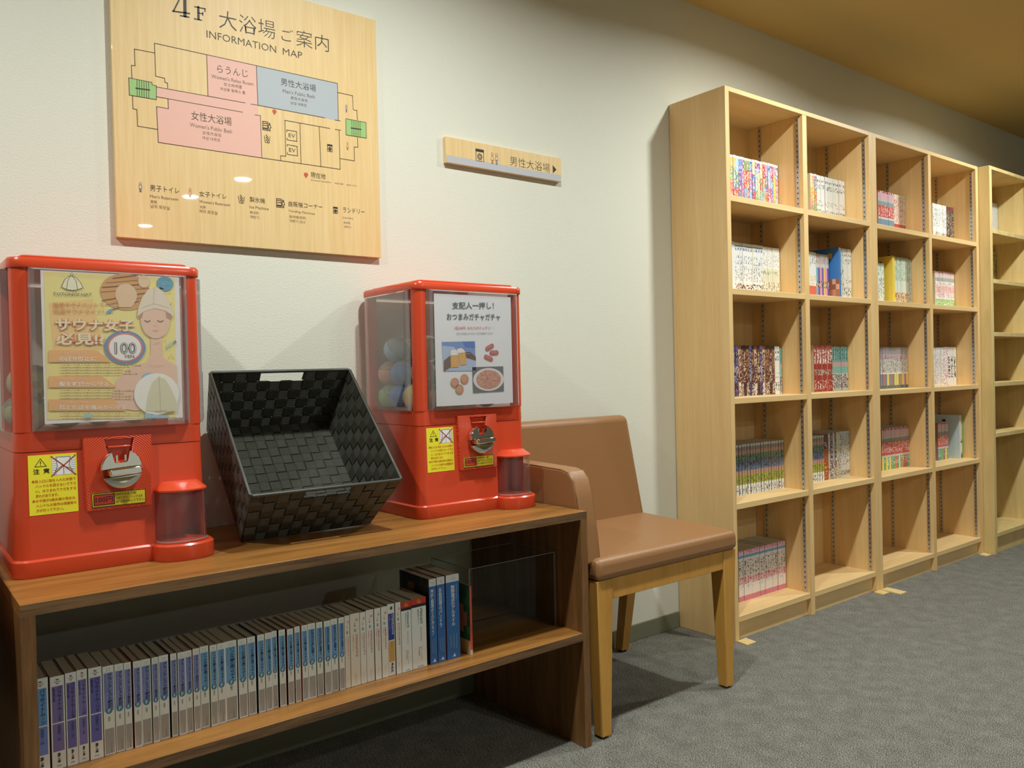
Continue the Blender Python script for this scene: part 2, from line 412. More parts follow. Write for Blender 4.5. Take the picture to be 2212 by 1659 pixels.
for x in (BX0+.032, .548, BX1-.032):
    mb = MB(); mb.loft([[(x+r*math.cos(a*PI/8), BY0+.02+r*math.sin(a*PI/8), z) for a in range(16)] for r, z in ((.005, BZ-.0235), (.007, BZ-.0215), (.007, BZ-.0195))])
    obj('screw_cap', mb, WHITEP, bench, smooth=40)

# ------------------------------------------------------------------ armchair (one arm, against the wall)
ch = thing('armchair', (1.18, -.26, 0), 'tan leather chair with one padded arm and amber wooden legs, beside the bench', 'chair')
CX0, CX1, CYF = .888, 1.462, -.486
obj('seat', MB().hexa([(CX0, CYF, .402), (CX1, CYF, .402), (CX1, -.075, .402), (CX0, -.075, .402),
                       (CX0, CYF+.004, .458), (CX1, CYF+.004, .458), (CX1, -.075, .470), (CX0, -.075, .470)]), LEATHER, ch, bevel=.018, seg=4)
mb = MB(); mb.tube([(CX0+.03, CYF+.005, .4445), (CX0+.0035, CYF+.033, .4445), (CX0+.0035, -.2, .452)], .0018, 6)
obj('seam', mb, PIPING, ch, smooth=True)
bk = [(CX0, -.125, .44), (CX1, -.125, .44), (CX1, -.072, .44), (CX0, -.072, .44), (CX0+.01, -.082, .788), (CX1-.032, -.082, .788), (CX1-.032, -.036, .788), (CX0+.01, -.036, .788)]
obj('backrest', MB().hexa(bk), LEATHER, ch, bevel=.02, seg=4)
# padded arm: side profile swept across its width
prof = [(-.463, .445), (-.455, .52), (-.44, .61), (-.428, .655), (-.408, .677), (-.38, .683), (-.09, .692), (-.09, .445)]
mb = MB(); mb.loft([[(x, p[0], p[1]) for p in prof] for x in (.864, .922)])
arm = obj('arm', mb, LEATHER, ch, bevel=.007, seg=3, recalc=True)
for x in (.866, .920):
    mb = MB(); mb.tube([(x, p[0]+.003, p[1]-.002) for p in prof[:7]], .0016, 6); obj('seam', mb, PIPING, arm, smooth=True)
def leg(xa, xb, ya, yb, ztop, xa2, xb2, ya2, yb2):
    l = obj('leg', MB().hexa([(xa2, ya2, .006), (xb2, ya2, .006), (xb2, yb2, .006), (xa2, yb2, .006), (xa, ya, ztop), (xb, ya, ztop), (xb, yb, ztop), (xa, yb, ztop)]), CHAIRW, ch, bevel=.002)
    cx, cy = (xa2+xb2)/2, (ya2+yb2)/2
    m = MB(); m.loft([[(cx+r*math.cos(a*PI/8), cy+r*math.sin(a*PI/8), z) for a in range(16)] for r, z in ((.009, 0), (.011, .002), (.011, .006))])
    obj('glide', m, RUBBER, l, smooth=40)
leg(.893, .950, -.476, -.425, .402, .899, .931, -.478, -.448)
leg(1.402, 1.459, -.476, -.425, .402, 1.402, 1.434, -.478, -.448)
leg(.895, .940, -.12, -.075, .44, .900, .930, -.060, -.028)
leg(1.405, 1.455, -.12, -.075, .44, 1.400, 1.432, -.060, -.028)
obj('apron', MB().box(.950, 1.402, -.474, -.454, .349, .402), CHAIRW, ch, bevel=.0015)
for x in (.900, 1.430): obj('side_rail', MB().box(x, x+.022, -.425, -.12, .352, .402), CHAIRW, ch, bevel=.0015)
obj('back_rail', MB().box(.940, 1.405, -.105, -.085, .352, .402), CHAIRW, ch, bevel=.0015)

ch2 = copy_tree(ch); ch2.scale.x = -1; ch2.location.x = .469-1.18
ch2['label'] = 'tan leather one-armed chair with its arm against the other bench end, mirrored'

# ------------------------------------------------------------------ capsule machines
MX, MY, MZ = -.3445, -.298, BZ
M_GROUP = 'red capsule vending machines'
mach = thing('capsule_machine', (MX, MY, MZ), 'red capsule vending machine with the yellow sauna hat poster, left of the basket', 'vending machine', M_GROUP)
def ML(mb):          # machine-local -> world
    mb.v = [(v[0]+MX, v[1]+MY, v[2]+MZ) for v in mb.v]; return mb
def foot(ins, z):
    """base outline with the round bulge for the capsule cup"""
    x0, x1, y0, y1, r = ins, .345-ins, ins, .2880-ins, .03-ins*.5
    p = [(x0+r+r*math.cos(a), y0+r+r*math.sin(a)) for a in (PI+PI/2*k/5 for k in range(6))]
    cx, rx, ry = .2885, .0565-ins, .046
    p += [(cx-rx*math.cos(a), y0-ry*math.sin(a)**.8) for a in (PI*k/14 for k in range(15))]
    p += [(x1, y0+.004)]
    p += [(x1-r+r*math.cos(a), y1-r+r*math.sin(a)) for a in (PI/2*k/5 for k in range(6))]
    p += [(x0+r+r*math.cos(a), y1-r+r*math.sin(a)) for a in (PI/2+PI/2*k/5 for k in range(6))]
    return [(a, b, z) for a, b in p]
obj('base', ML(MB().loft([foot(.0015, 0), foot(0, .003), foot(0, .029), foot(.003, .0325)])), RED, mach, smooth=35)
body = obj('body', ML(MB().loft([rrect(.005, .340, .005, .2830, .026, .0325), rrect(.0095, .3355, .0095, .2795, .024, .2235)])), RED, mach, smooth=35)
mb = ML(MB().box(.239, .333, -.05, .075, .034, .1345)); cut(body, mb)
obj('chute', ML(MB().box(.2392, .3328, .0745, .0765, .0345, .134)), RED, mach)
obj('collar', ML(MB().loft([rrect(.0088, .3362, .0088, .2802, .024, .2245), rrect(.0095, .3355, .0095, .2795, .024, .2595)])), RED, mach, smooth=35)
for (x0, x1, y0, y1) in ((.0095, .0375, .0095, .0375), (.3075, .3355, .0095, .0375), (.0095, .0375, .2515, .2795), (.3075, .3355, .2515, .2795)):
    r = []
    for z in (.2595, .553):
        pts = rrect(x0, x1, y0, y1, .003, z)
        k = {(True, True): 3, (False, True): 0, (False, False): 1, (True, False): 2}[(x0 < .1, y0 < .1)]
        big = rrect(x0, x1, y0, y1, .02, z)
        r.append([big[i] if i//6 == k else pts[i] for i in range(24)])
    obj('corner_post', ML(MB().loft(r)), RED, mach, smooth=35)

obj('lid', ML(MB().loft([rrect(.0065, .3385, .0065, .2825, .024, .553), rrect(.0055, .3395, .0055, .2835, .025, .555), rrect(.0055, .3395, .0055, .2835, .025, .567), rrect(.0085, .3365, .0085, .2805, .022, .5715)])), RED, mach, smooth=35)
obj('lid_ridge', ML(MB().loft([rrect(.027, .318, .022, .2670, .014, .5715), rrect(.027, .318, .022, .2670, .014, .576), rrect(.030, .315, .025, .2640, .011, .578)])), RED, mach, smooth=35)
def cover(name, a0, a1, z0, z1, bulge, place):
    """bulged clear window: flat face, four sloping rims"""
    i1, i2 = .004, .014
    R = lambda i, d: [place(a0+i, d, z0+i*1.3), place(a1-i, d, z0+i*1.3), place(a1-i, d, z1-i*.5), place(a0+i, d, z1-i*.5)]
    r0, r1, r2 = R(0, 0), R(.0015, bulge*.75), R(i2*.55, bulge)
    m = MB(); m.face(r2); f = obj(name, ML(m), CLEAR if name == 'front_cover' else CLEAR if name == 'back_cover' else CLEAR_S, mach)
    m = MB(); m.loft([r0, r1, r2], False, False)
    obj('cover_rim', ML(m), CLEAR_E, f)
cover('front_cover', .037, .3075, .2595, .5525, .019, lambda a, d, z: (a, .0095-d, z))
cover('back_cover', .037, .3075, .2595, .5525, .006, lambda a, d, z: (.345-a, .2790+d, z))
cover('side_cover', .040, .2500, .2595, .5525, .014, lambda a, d, z: (.0095-d, .290-a, z))
cover('side_cover', .040, .2500, .2595, .5525, .014, lambda a, d, z: (.3355+d, a, z))
# coin plate, funnel and handle
plate = obj('coin_plate', ML(MB().hexa([(.119, -.0045, .109), (.231, -.0045, .109), (.231, .02, .109), (.119, .02, .109),
                                        (.1155, .000, .244), (.235, .000, .244), (.235, .024, .244), (.1155, .024, .244)])), RED_R, mach)
cut(plate, ML(MB().hexa([(.160, -.03, .196), (.195, -.03, .196), (.195, .013, .196), (.160, .013, .196), (.152, -.03, .2395), (.2035, -.03, .2395), (.2035, .016, .2395), (.152, .016, .2395)])))
plate.modifiers.new('bevel', 'BEVEL').width = .0012
obj('coin_shelf', ML(MB().box(.158, .197, -.0015, .010, .223, .2265)), RED, mach, bevel=.001)
KX, KZ, KR = .1775, .184, .0362
def kpt(a, r, y): return (KX+r*math.cos(a), y, KZ+r*math.sin(a))
TLT = math.radians(4)
def seg_disc(name, pts, y0, y1, dome):
    # chrome plate from an outline in knob coordinates
    P = [(KX+p[0]*math.cos(TLT)-p[1]*math.sin(TLT), KZ+p[0]*math.sin(TLT)+p[1]*math.cos(TLT)) for p in pts]
    gx, gz = sum(p[0] for p in P)/len(P), sum(p[1] for p in P)/len(P)
    R = lambda k, y: [(gx+(p[0]-gx)*k, y, gz+(p[1]-gz)*k) for p in P]
    m = MB(); m.loft([R(1, y1), R(1, y0+.003), R(.975, y0+.001), R(.94, y0)] + ([R(.6, y0-.0016), R(.3, y0-.0024), R(.05, y0-.0026)] if dome else []))
    return obj(name, ML(m), CHROME, mach, smooth=30, recalc=True)
arc = lambda a0, a1, n: [(KR*math.cos(math.radians(a0+(a1-a0)*k/n)), KR*math.sin(math.radians(a0+(a1-a0)*k/n))) for k in range(n+1)]
seg_disc('knob_plate', [(-.0355, .002), (.0355, .002)] + arc(4, 62, 10) + [(.012, .0135), (.009, .0115), (-.010, .0115), (-.013, .0135)] + arc(116, 176, 10), -.019, -.006, False)
seg_disc('knob_plate', arc(200, 340, 24) + [(.034, -.0125), (-.034, -.0125)], -.019, -.006, True)
for sx in (-.0095, .0055): obj('slot_cheek', ML(MB().box(KX+sx, KX+sx+.0045, -.012, -.004, KZ+.0115, KZ+.026)), CHROME, mach, bevel=.0008)
hp = [(-.025, .0), (-.021, .0035), (.030, .0035), (.0345, .001), (.0345, -.0095), (.030, -.0115), (-.021, -.0115), (-.025, -.0095)]
H = [(KX+p[0]*math.cos(TLT)-p[1]*math.sin(TLT), KZ+p[0]*math.sin(TLT)+p[1]*math.cos(TLT)) for p in hp]
mb = MB(); mb.loft([[(p[0], -.004, p[1]) for p in H], [(p[0], -.026, p[1]) for p in H], [(KX+(p[0]-KX)*.9, -.0315, KZ-.004+(p[1]-KZ+.004)*.72) for p in H]])
obj('turn_handle', ML(mb), CHROME, mach, bevel=.0012, recalc=True)
# clear capsule cup and its hood
def half(cx, rx, ry, y0, z, n=16): return [(cx-rx*math.cos(PI*k/n), y0-ry*math.sin(PI*k/n)**.75, z) for k in range(n+1)]
mb = MB(); r1 = half(.2865, .0465, .041, .005, .0345); r2 = half(.2865, .0455, .040, .006, .1325)
n = len(r1); mb.v += r1+r2
for k in range(n-1): mb.f.append((k, k+1, n+k+1, n+k)); mb.c.append(None)
cup = obj('capsule_cup', ML(mb), CUPM, mach, smooth=True)
mb = MB(); mb.tube(half(.2865, .0465, .041, .005, .036), .0016, 6); obj('cup_rim', ML(mb), CLEAR_E, cup, smooth=True)
hood = lambda rx, ry, z, yb: half(.2865, rx, ry, .006, z) + [(.2865+rx, yb, z), (.2865-rx, yb, z)]
obj('cup_hood', ML(MB().loft([hood(.0485, .0435, .1325, .03), hood(.0485, .0435, .1355, .03), hood(.0345, .024, .1480, .03), hood(.032, .021, .1490, .03)])), RED, mach, smooth=40, recalc=True)
# stickers
YEL, ORA, BLK, WHT = (238, 226, 44), (206, 96, 26), (36, 32, 20), (232, 232, 228)
mb = MB()
L = lambda x, z: (x, 0, z)
def yat(z): return .005 + (z-.0325)/(.2235-.0325)*.0045      # front face of the body leans back
ys = yat(.218) - .0062
mb2 = MB()
sx0, sx1, sz0, sz1 = .029, .107, .111, .218
mb2.hexa([(sx0, yat(sz0)-.0005, sz0), (sx1, yat(sz0)-.0005, sz0), (sx1, yat(sz0), sz0), (sx0, yat(sz0), sz0), (sx0, yat(sz1)-.0005, sz1), (sx1, yat(sz1)-.0005, sz1), (sx1, yat(sz1), sz1), (sx0, yat(sz1), sz1)], YEL)
stk = obj('caution_sticker', ML(mb2), PRINT, mach)
def lean(m, off):
    m.v = [(v[0], yat(v[2])-off+v[1], v[2]) for v in m.v]; return ML(m)
m = MB()
tri = [L(.0395, .1975), L(.0575, .1975), L(.0485, .2115)]
m.stroke(tri, .0009, 0, BLK, True); m.stroke([L(.0485, .2065), L(.0485, .2025)], .0012, 0, BLK); m.stroke([L(.0485, .2), L(.0485, .1998)], .0012, 0, BLK)
m.text('注', L(.0365, .184), L(.0465, .184), .0098, 0, BLK, .02); m.text('意', L(.0525, .184), L(.0625, .184), .0098, 0, BLK, .02)
m.poly([L(.0665, .180), L(.1035, .180), L(.1035, .2135), L(.0665, .2135)], 0, WHT)
for a in range(8): m.stroke([L(.067, .181+a*.004), L(.0745, .182+a*.004)], .0006, -.0002, (170, 170, 170)); m.stroke([L(.1035, .181+a*.004), L(.096, .182+a*.004)], .0006, -.0002, (170, 170, 170))
m.stroke([L(.073, .2125), L(.075, .196), L(.070, .181)], .0009, -.0002, (90, 90, 90)); m.stroke([L(.096, .2125), L(.094, .196), L(.101, .181)], .0009, -.0002, (90, 90, 90))
m.stroke([L(.073, .2125), L(.096, .2125)], .0009, -.0002, (90, 90, 90)); m.stroke([L(.071, .188), L(.083, .197), L(.101, .188)], .0009, -.0002, (90, 90, 90)); m.stroke([L(.085, .196), L(.085, .181)], .0008, -.0002, (90, 90, 90))
for q in (((.0655, .2145), (.1045, .179)), ((.1045, .2145), (.0655, .179))): m.stroke([L(*q[0]), L(*q[1])], .0017, -.0004, (176, 40, 30))
lines = ['●投入口に指を入れた状態で', 'ハンドルを回さないで下さ', 'い。はさまれてケガをする', '恐れがあります。', '●お子様が6歳未満の場合は、', 'ハンドルの操作は保護者の', '方が行って下さい。']
for k, s in enumerate(lines):
    z = .1685 - k*.0087; x0 = .034 if s[0] == '●' else .0395
    x1 = {3: .0755, 6: .083}.get(k, .104)
    m.text(s, L(x0, z), L(x1, z), .0056, 0, ORA, .012)
obj('print', lean(m, .0008), PRINT, stk)
# price sticker on the coin plate
def ypl(z): return -.0045 + (z-.109)/(.244-.109)*.0045
m = MB(); m.hexa([(.127, ypl(.115)-.0008, .115), (.2205, ypl(.115)-.0008, .115), (.2205, ypl(.115), .115), (.127, ypl(.115), .115), (.127, ypl(.1415)-.0008, .1415), (.2205, ypl(.1415)-.0008, .1415), (.2205, ypl(.1415), .1415), (.127, ypl(.1415), .1415)], (226, 208, 40))
prc = obj('price_sticker', ML(m), PRINT, mach)
m = MB()
m.stroke([L(.1275, .1155), L(.220, .1155), L(.220, .141), L(.1275, .141)], .0011, 0, (30, 26, 20), True)
m.poly([L(.130, .1185), L(.166, .1185), L(.166, .1385), L(.130, .1385)], -.0001, (30, 26, 20)); m.poly([L(.1315, .1200), L(.1645, .1200), L(.1645, .1370), L(.1315, .1370)], -.0002, (206, 62, 46))
m.text('100円', L(.1335, .1232), L(.1628, .1232), .0108, -.0003, (40, 24, 20), .01)
for k, (s, x1) in enumerate((('100円玉を  1枚', .204), ('入れてから、ハンドルを', .215), ('右へ1回まわして下さい。', .2185))):
    m.text(s, L(.168, .1335-k*.0068), L(x1, .1335-k*.0068), .0052, -.0001, (60, 52, 20), .006)
m.v = [(v[0], ypl(v[2])-.0012+v[1], v[2]) for v in m.v]
obj('print', ML(m), PRINT, prc)
# the second machine
mach2 = copy_tree(mach); mach2.location = (.4870, MY, MZ)
mach2['label'] = 'red capsule vending machine with the white snack poster, next to the armchair'

# ------------------------------------------------------------------ posters inside the front windows
def cA3(x, y): return (x/4.483, 530+y/4.483)
yp = MY - .0035
poster = obj('poster', MB().box(MX+.0555, MX+.293, yp, yp+.0006, MZ+.2735, MZ+.5480, (244, 242, 236)), PRINT, mach)
tag(poster, 'yellow sauna hat poster')
Q = lambda x, y: at(*cA3(x, y), y=yp)
e = lambda k: yp - .00035*k
m = MB()
m.poly([Q(425, 252), Q(1690, 318), Q(1702, 1330), Q(1705, 1668), Q(455, 1690)], e(1), (248, 236, 150))
m.poly([Q(470, 560), Q(900, 520), Q(1000, 1000), Q(520, 1060)], e(1.5), (250, 214, 140))
# sauna photo
oc = Q(1215, 452); rx = (Q(1455, 452)-oc).x; rz = abs((Q(1215, 275)-oc).z)
m.disc(oc, rx, rz, e(3), (222, 168, 100))
for k in range(7):
    yy = 300+k*50; w = 235*math.sqrt(max(0, 1-((yy-452)/178)**2))
    m.stroke([Q(1215-w, yy+20-k*6+ (40 if k > 3 else 0)), Q(1215+w*.95, yy-10-k*8)], .0011 if k % 2 else .0018, e(4), (166, 104, 48) if k % 2 else (130, 74, 34))
m.disc(Q(1220, 480), .019, .021, e(5), (238, 208, 168)); m.disc(Q(1390, 350), .010, .012, e(5), (240, 212, 172))
m.poly([Q(1150, 600), Q(1120, 470), Q(1310, 480), Q(1300, 560), Q(1270, 600)], e(5)-.00003, (238, 206, 164))
# speech bubble
m.disc(Q(1597, 372), .0155, .014, e(4), (96, 170, 196)); m.poly([Q(1540, 400), Q(1590, 420), Q(1552, 436)], e(4), (96, 170, 196))
m.stroke([Q(1572, 385), Q(1600, 345), Q(1628, 385)], .0008, e(5), (150, 204, 220), True)
# figure with the felt hat
SK, HT, HR = (244, 206, 180), (240, 228, 206), (196, 150, 130)
m.poly([Q(1060, 1560), Q(1130, 1300), Q(1260, 1180), Q(1420, 1130), Q(1455, 1060), Q(1460, 880), Q(1560, 880), Q(1575, 1080), Q(1640, 1130), Q(1708, 1160), Q(1712, 1300), Q(1690, 1560), Q(1300, 1600)], e(4), SK)
m.disc(Q(1500, 720), .0265, .0365, e(6), SK)
for p in ([Q(1338, 700), Q(1345, 650), Q(1385, 640), Q(1370, 700)], [Q(1600, 640), Q(1670, 690), Q(1640, 715), Q(1610, 700)]): m.poly(p, e(7), HR)
m.poly([Q(1325, 690), Q(1335, 610), Q(1370, 510), Q(1430, 430), Q(1500, 400), Q(1570, 440), Q(1630, 540), Q(1665, 640), Q(1680, 690), Q(1600, 635), Q(1490, 610), Q(1390, 640)], e(7)-.00005, HT)
m.stroke([Q(1375, 600), Q(1490, 560), Q(1630, 600)], .0006, e(9), (222, 206, 180)); m.stroke([Q(1495, 405), Q(1480, 560)], .0005, e(9), (222, 206, 180))
for x in (1425, 1550):
    m.stroke([Q(x-28, 726), Q(x-10, 738), Q(x+10, 738), Q(x+26, 728)], .0012, e(8), (90, 60, 50))
m.stroke([Q(1478, 822), Q(1500, 830), Q(1525, 822)], .0007, e(8), (210, 130, 110)); m.stroke([Q(1486, 775), Q(1500, 782), Q(1512, 775)], .0005, e(8), (214, 160, 136))
m.stroke([Q(1460, 930), Q(1500, 950), Q(1550, 925)], .0006, e(8), (230, 170, 150)); m.stroke([Q(1440, 1150), Q(1500, 1165), Q(1590, 1155)], .0005, e(8), (226, 176, 150))
# hat logo
m.poly([Q(595, 400), Q(640, 310), Q(690, 295), Q(745, 315), Q(800, 410), Q(720, 436), Q(650, 430)], e(4), (250, 248, 214))
lg = (92, 92, 70)
m.stroke([Q(592, 405), Q(625, 330), Q(665, 300), Q(690, 296), Q(735, 310), Q(775, 355), Q(803, 412), Q(760, 430), Q(700, 436), Q(640, 425)], .0007, e(5), lg, True)
m.stroke([Q(680, 298), Q(655, 340), Q(642, 428)], .0006, e(5), lg); m.stroke([Q(700, 298), Q(735, 345), Q(750, 432)], .0006, e(5), lg)
m.ring(Q(694, 282), .0022, .0032, .0006, e(5), lg, 14)
TX = lambda s, a, b, h, col, off=0.0, k=5: m.text(s, Q(*a), Q(*b), h/4.483/1250*1.0, e(k), col, off)
TX('TOTONÔI HAT', (512, 486), (888, 492), 40, (86, 88, 84))
TX('簡易サウナハットで', (512, 606), (1008, 606), 58, (226, 160, 84), .01); TX('快適サウナライフ！', (515, 664), (1005, 668), 54, (226, 160, 84), .01)
for s, a, b, h in (('サウナ女子', (535, 828), (1298, 836), 130), ('必見!?', (540, 962), (1010, 968), 125)):
    TX(s, a, b, h, (240, 158, 98), .085, 5); TX(s, a, b, h, (240, 158, 98), .06, 6); TX(s, a, b, h, (252, 240, 200), .028, 7)
# price roundel
rc = Q(1210, 990)
for rr, col, k in ((.0362, (104, 150, 196), 5), (.0312, (230, 130, 120), 6), (.0280, (252, 250, 246), 7)): m.disc(rc, rr, rr*.88, e(k), col)
TX('100', (1108, 1052), (1318, 1050), 122, (60, 60, 64), .02, 9); TX('100', (1112, 1048), (1314, 1046), 112, (236, 236, 234), -.022, 10); TX('YEN', (1198, 1092), (1295, 1090), 34, (60, 60, 64), 0, 9)
# lower bands with white captions
for k, (y0, y1, x1, s1, s2, xx) in enumerate(((1015, 1130, 1080, 'サウナでフラフラ…', 'のぼせ防止に', 930), (1265, 1375, 1130, 'サウナで髪がパサパサ…', '髪を乾燥から守る', 1050), (1490, 1600, 1230, 'サウナで頭皮がカサカサ…', '耳と頭皮を痛みから守る', 1220))):
    m.poly([Q(470, y0), Q(x1-140, y0+4), Q(x1, y1), Q(470, y1)], e(5), (248, 190, 122))
    TX(s1, (575, y0+42), (870, y0+44), 30, (253, 236, 206), 0, 6); TX(s2, (572, y1-8), (xx, y1-8), 48, (254, 248, 236), .02, 6)
    for r_ in range(4 if k < 2 else 2):
        for q in range(24-(r_*5) % 7):      # body text too small to read
            a_ = Q(580+q*33, y1+36+r_*27); h_ = .0011+.0006*((q*7+r_*3) % 3)
            m.poly([a_, a_+Vector((.0042, 0, 0)), a_+Vector((.0042, 0, h_)), a_+Vector((0, 0, h_))], e(6), (206, 178, 120))
# hat product photo
m.disc(Q(1515, 1440), .0410, .0400, e(8), (250, 250, 240)); m.disc(Q(1440, 1265), .012, .006, e(7), (150, 204, 226))
m.poly([Q(1408, 1600), Q(1430, 1440), Q(1470, 1330), Q(1535, 1270), Q(1600, 1300), Q(1660, 1400), Q(1700, 1500), Q(1700, 1600), Q(1560, 1622)], e(9), (226, 224, 190))
m.stroke([Q(1535, 1272), Q(1545, 1440), Q(1552, 1618)], .0005, e(10), (204, 200, 164)); m.stroke([Q(1500, 1606), Q(1610, 1602)], .0006, e(10), (120, 118, 96))
m.poly([Q(1400, 1620), Q(1500, 1640), Q(1620, 1645), Q(1640, 1668), Q(1400, 1672)], e(8), (160, 206, 226))
# small birds and sprigs
m.poly([Q(1030, 640), Q(1060, 620), Q(1098, 612), Q(1080, 640), Q(1085, 655), Q(1050, 650), Q(1032, 675)], e(5), (110, 170, 210))
for k in range(5): m.stroke([Q(1615+k*20, 1005-k*16), Q(1605+k*22, 970-k*14)], .001, e(5), (120, 176, 200))
m.stroke([Q(1605, 1012), Q(1705, 935)], .0007, e(5), (120, 176, 200)); m.poly([Q(1680, 920), Q(1708, 930), Q(1690, 960)], e(5), (120, 176, 200))
for x, y in ((1600, 460), (1640, 455), (1660, 560), (1600, 920), (1655, 1060), (1680, 1085), (1640, 1080)): m.disc(Q(x, y), .0016, .0012, e(5), (240, 190, 110), 8)
m.disc(Q(850, 1650), .009, .0035, e(8), (170, 214, 214))
obj('print', m, PRINT, poster)

PX = .4870
def c5(x, y): return (740+x/5.027, 580+y/5.027)
poster2 = obj('poster', MB().box(PX+.052, PX+.2870, yp, yp+.0006, MZ+.2700, MZ+.5425, (232, 236, 238)), PRINT, mach2)
tag(poster2, 'white snack poster with beer photo')
Q = lambda x, y: at(*c5(x, y), y=yp)
m = MB()
TX = lambda s, a, b, h, col, off=0.0, k=3: m.text(s, Q(*a), Q(*b), h/5.027/835, e(k), col, off)
GR = (70, 88, 92)
TX('支配人一押し！', (1188, 440), (1640, 440), 72, GR, .012); TX('おつまみガチャガチャ', (1130, 562), (1708, 566), 72, GR, .012)
TX('1回100円  おたりがチップリ！！', (1213, 664), (1640, 664), 34, (206, 84, 78), .004); TX('おたりが出たらフロントまでお持ちください', (1235, 720), (1635, 716), 24, (96, 100, 100))
# beer photo
m.poly([Q(1076, 797), Q(1434, 790), Q(1447, 1108), Q(1095, 1114)], e(2), (120, 152, 204))
m.poly([Q(1078, 840), Q(1200, 850), Q(1300, 930), Q(1445, 960), Q(1447, 1108), Q(1095, 1114)], e(3), (176, 196, 222)); m.poly([Q(1300, 793), Q(1434, 790), Q(1438, 860), Q(1330, 850)], e(3), (84, 122, 196))
m.poly([Q(1098, 1000), Q(1160, 950), Q(1200, 980), Q(1190, 1060), Q(1110, 1112), Q(1096, 1112)], e(4), (112, 88, 84)); m.poly([Q(1320, 910), Q(1380, 905), Q(1444, 960), Q(1444, 1000), Q(1380, 980), Q(1340, 970)], e(4), (104, 78, 72))
for q, w in (([Q(1168, 930), Q(1252, 925), Q(1258, 1070), Q(1172, 1075)], 0), ([Q(1246, 905), Q(1328, 900), Q(1345, 1040), Q(1275, 1050)], 1)):
    m.poly(q, e(5), (222, 172, 92))
for q in ([Q(1166, 945), Q(1170, 890), Q(1205, 880), Q(1240, 892), Q(1252, 940)], [Q(1244, 920), Q(1240, 875), Q(1280, 862), Q(1310, 880), Q(1328, 912)]): m.poly(q, e(6), (238, 236, 230))
for a, b in ((1190, 1188), (1215, 1216), (1275, 1292), (1305, 1318)): m.stroke([Q(a, 960), Q(b, 1050)], .0007, e(6), (240, 206, 140))
for a in (1330, 1350, 1365): m.stroke([Q(a, 925), Q(a+14, 930)], .0016, e(6), (178, 140, 124))
# sausages
def capsule2d(cx, cy, L_, w, ang, k, col):
    c = Q(cx, cy); d = Vector((math.cos(ang), 0, math.sin(ang))); n_ = Vector((-d.z, 0, d.x)); pts = []
    for j in range(9): a = -PI/2+PI*j/8; pts.append(c+d*(L_+w*math.cos(a))+n_*w*math.sin(a))
    for j in range(9): a = PI/2+PI*j/8; pts.append(c+d*(-L_+w*math.cos(a))+n_*w*math.sin(a))
    m.poly(pts, e(k), col)
for cx, cy, a in ((1595, 856, .45), (1643, 915, .03), (1582, 972, -.35)): capsule2d(cx, cy, .0085, .0060, a, 3, (186, 104, 96)); capsule2d(cx-4, cy-6, .007, .002, a, 4, (208, 132, 122))
# biscuits
for cx, cy in ((1217, 1242), (1322, 1202), (1268, 1314)): m.disc(Q(cx, cy), .0128, .0128, e(3), (196, 144, 110), 12); m.disc(Q(cx-4, cy-4), .0098, .0098, e(4), (206, 156, 122), 12)
# bowl of shredded snack
m.poly([Q(1405, 1072), Q(1742, 1062), Q(1750, 1332), Q(1415, 1352)], e(3), (104, 108, 112))
cc = Q(1583, 1205); Rx = (Q(1748, 1205)-cc).x
bowl = [(cc.x+Rx*.99*math.cos(a*PI/16), 0, cc.z+min(Rx*.95, .029)*math.sin(a*PI/16)) for a in range(32)]
m.poly(bowl, e(4), (226, 226, 224)); m.disc(cc, Rx*.80, .0238, e(5), (206, 150, 130))
rnd = random.Random(5)
for k in range(70):
    a, r_ = rnd.uniform(0, 2*PI), math.sqrt(rnd.random())*.9; p = Vector((cc.x+Rx*.78*r_*math.cos(a), 0, cc.z+.023*r_*math.sin(a))); b = rnd.uniform(0, PI)
    m.stroke([p, p+Vector((math.cos(b), 0, math.sin(b)))*.006], .0013, e(6)-.000004*k, rnd.choice([(222, 176, 150), (190, 126, 108), (214, 160, 138), (236, 206, 176)]))
obj('print', m, PRINT, poster2)

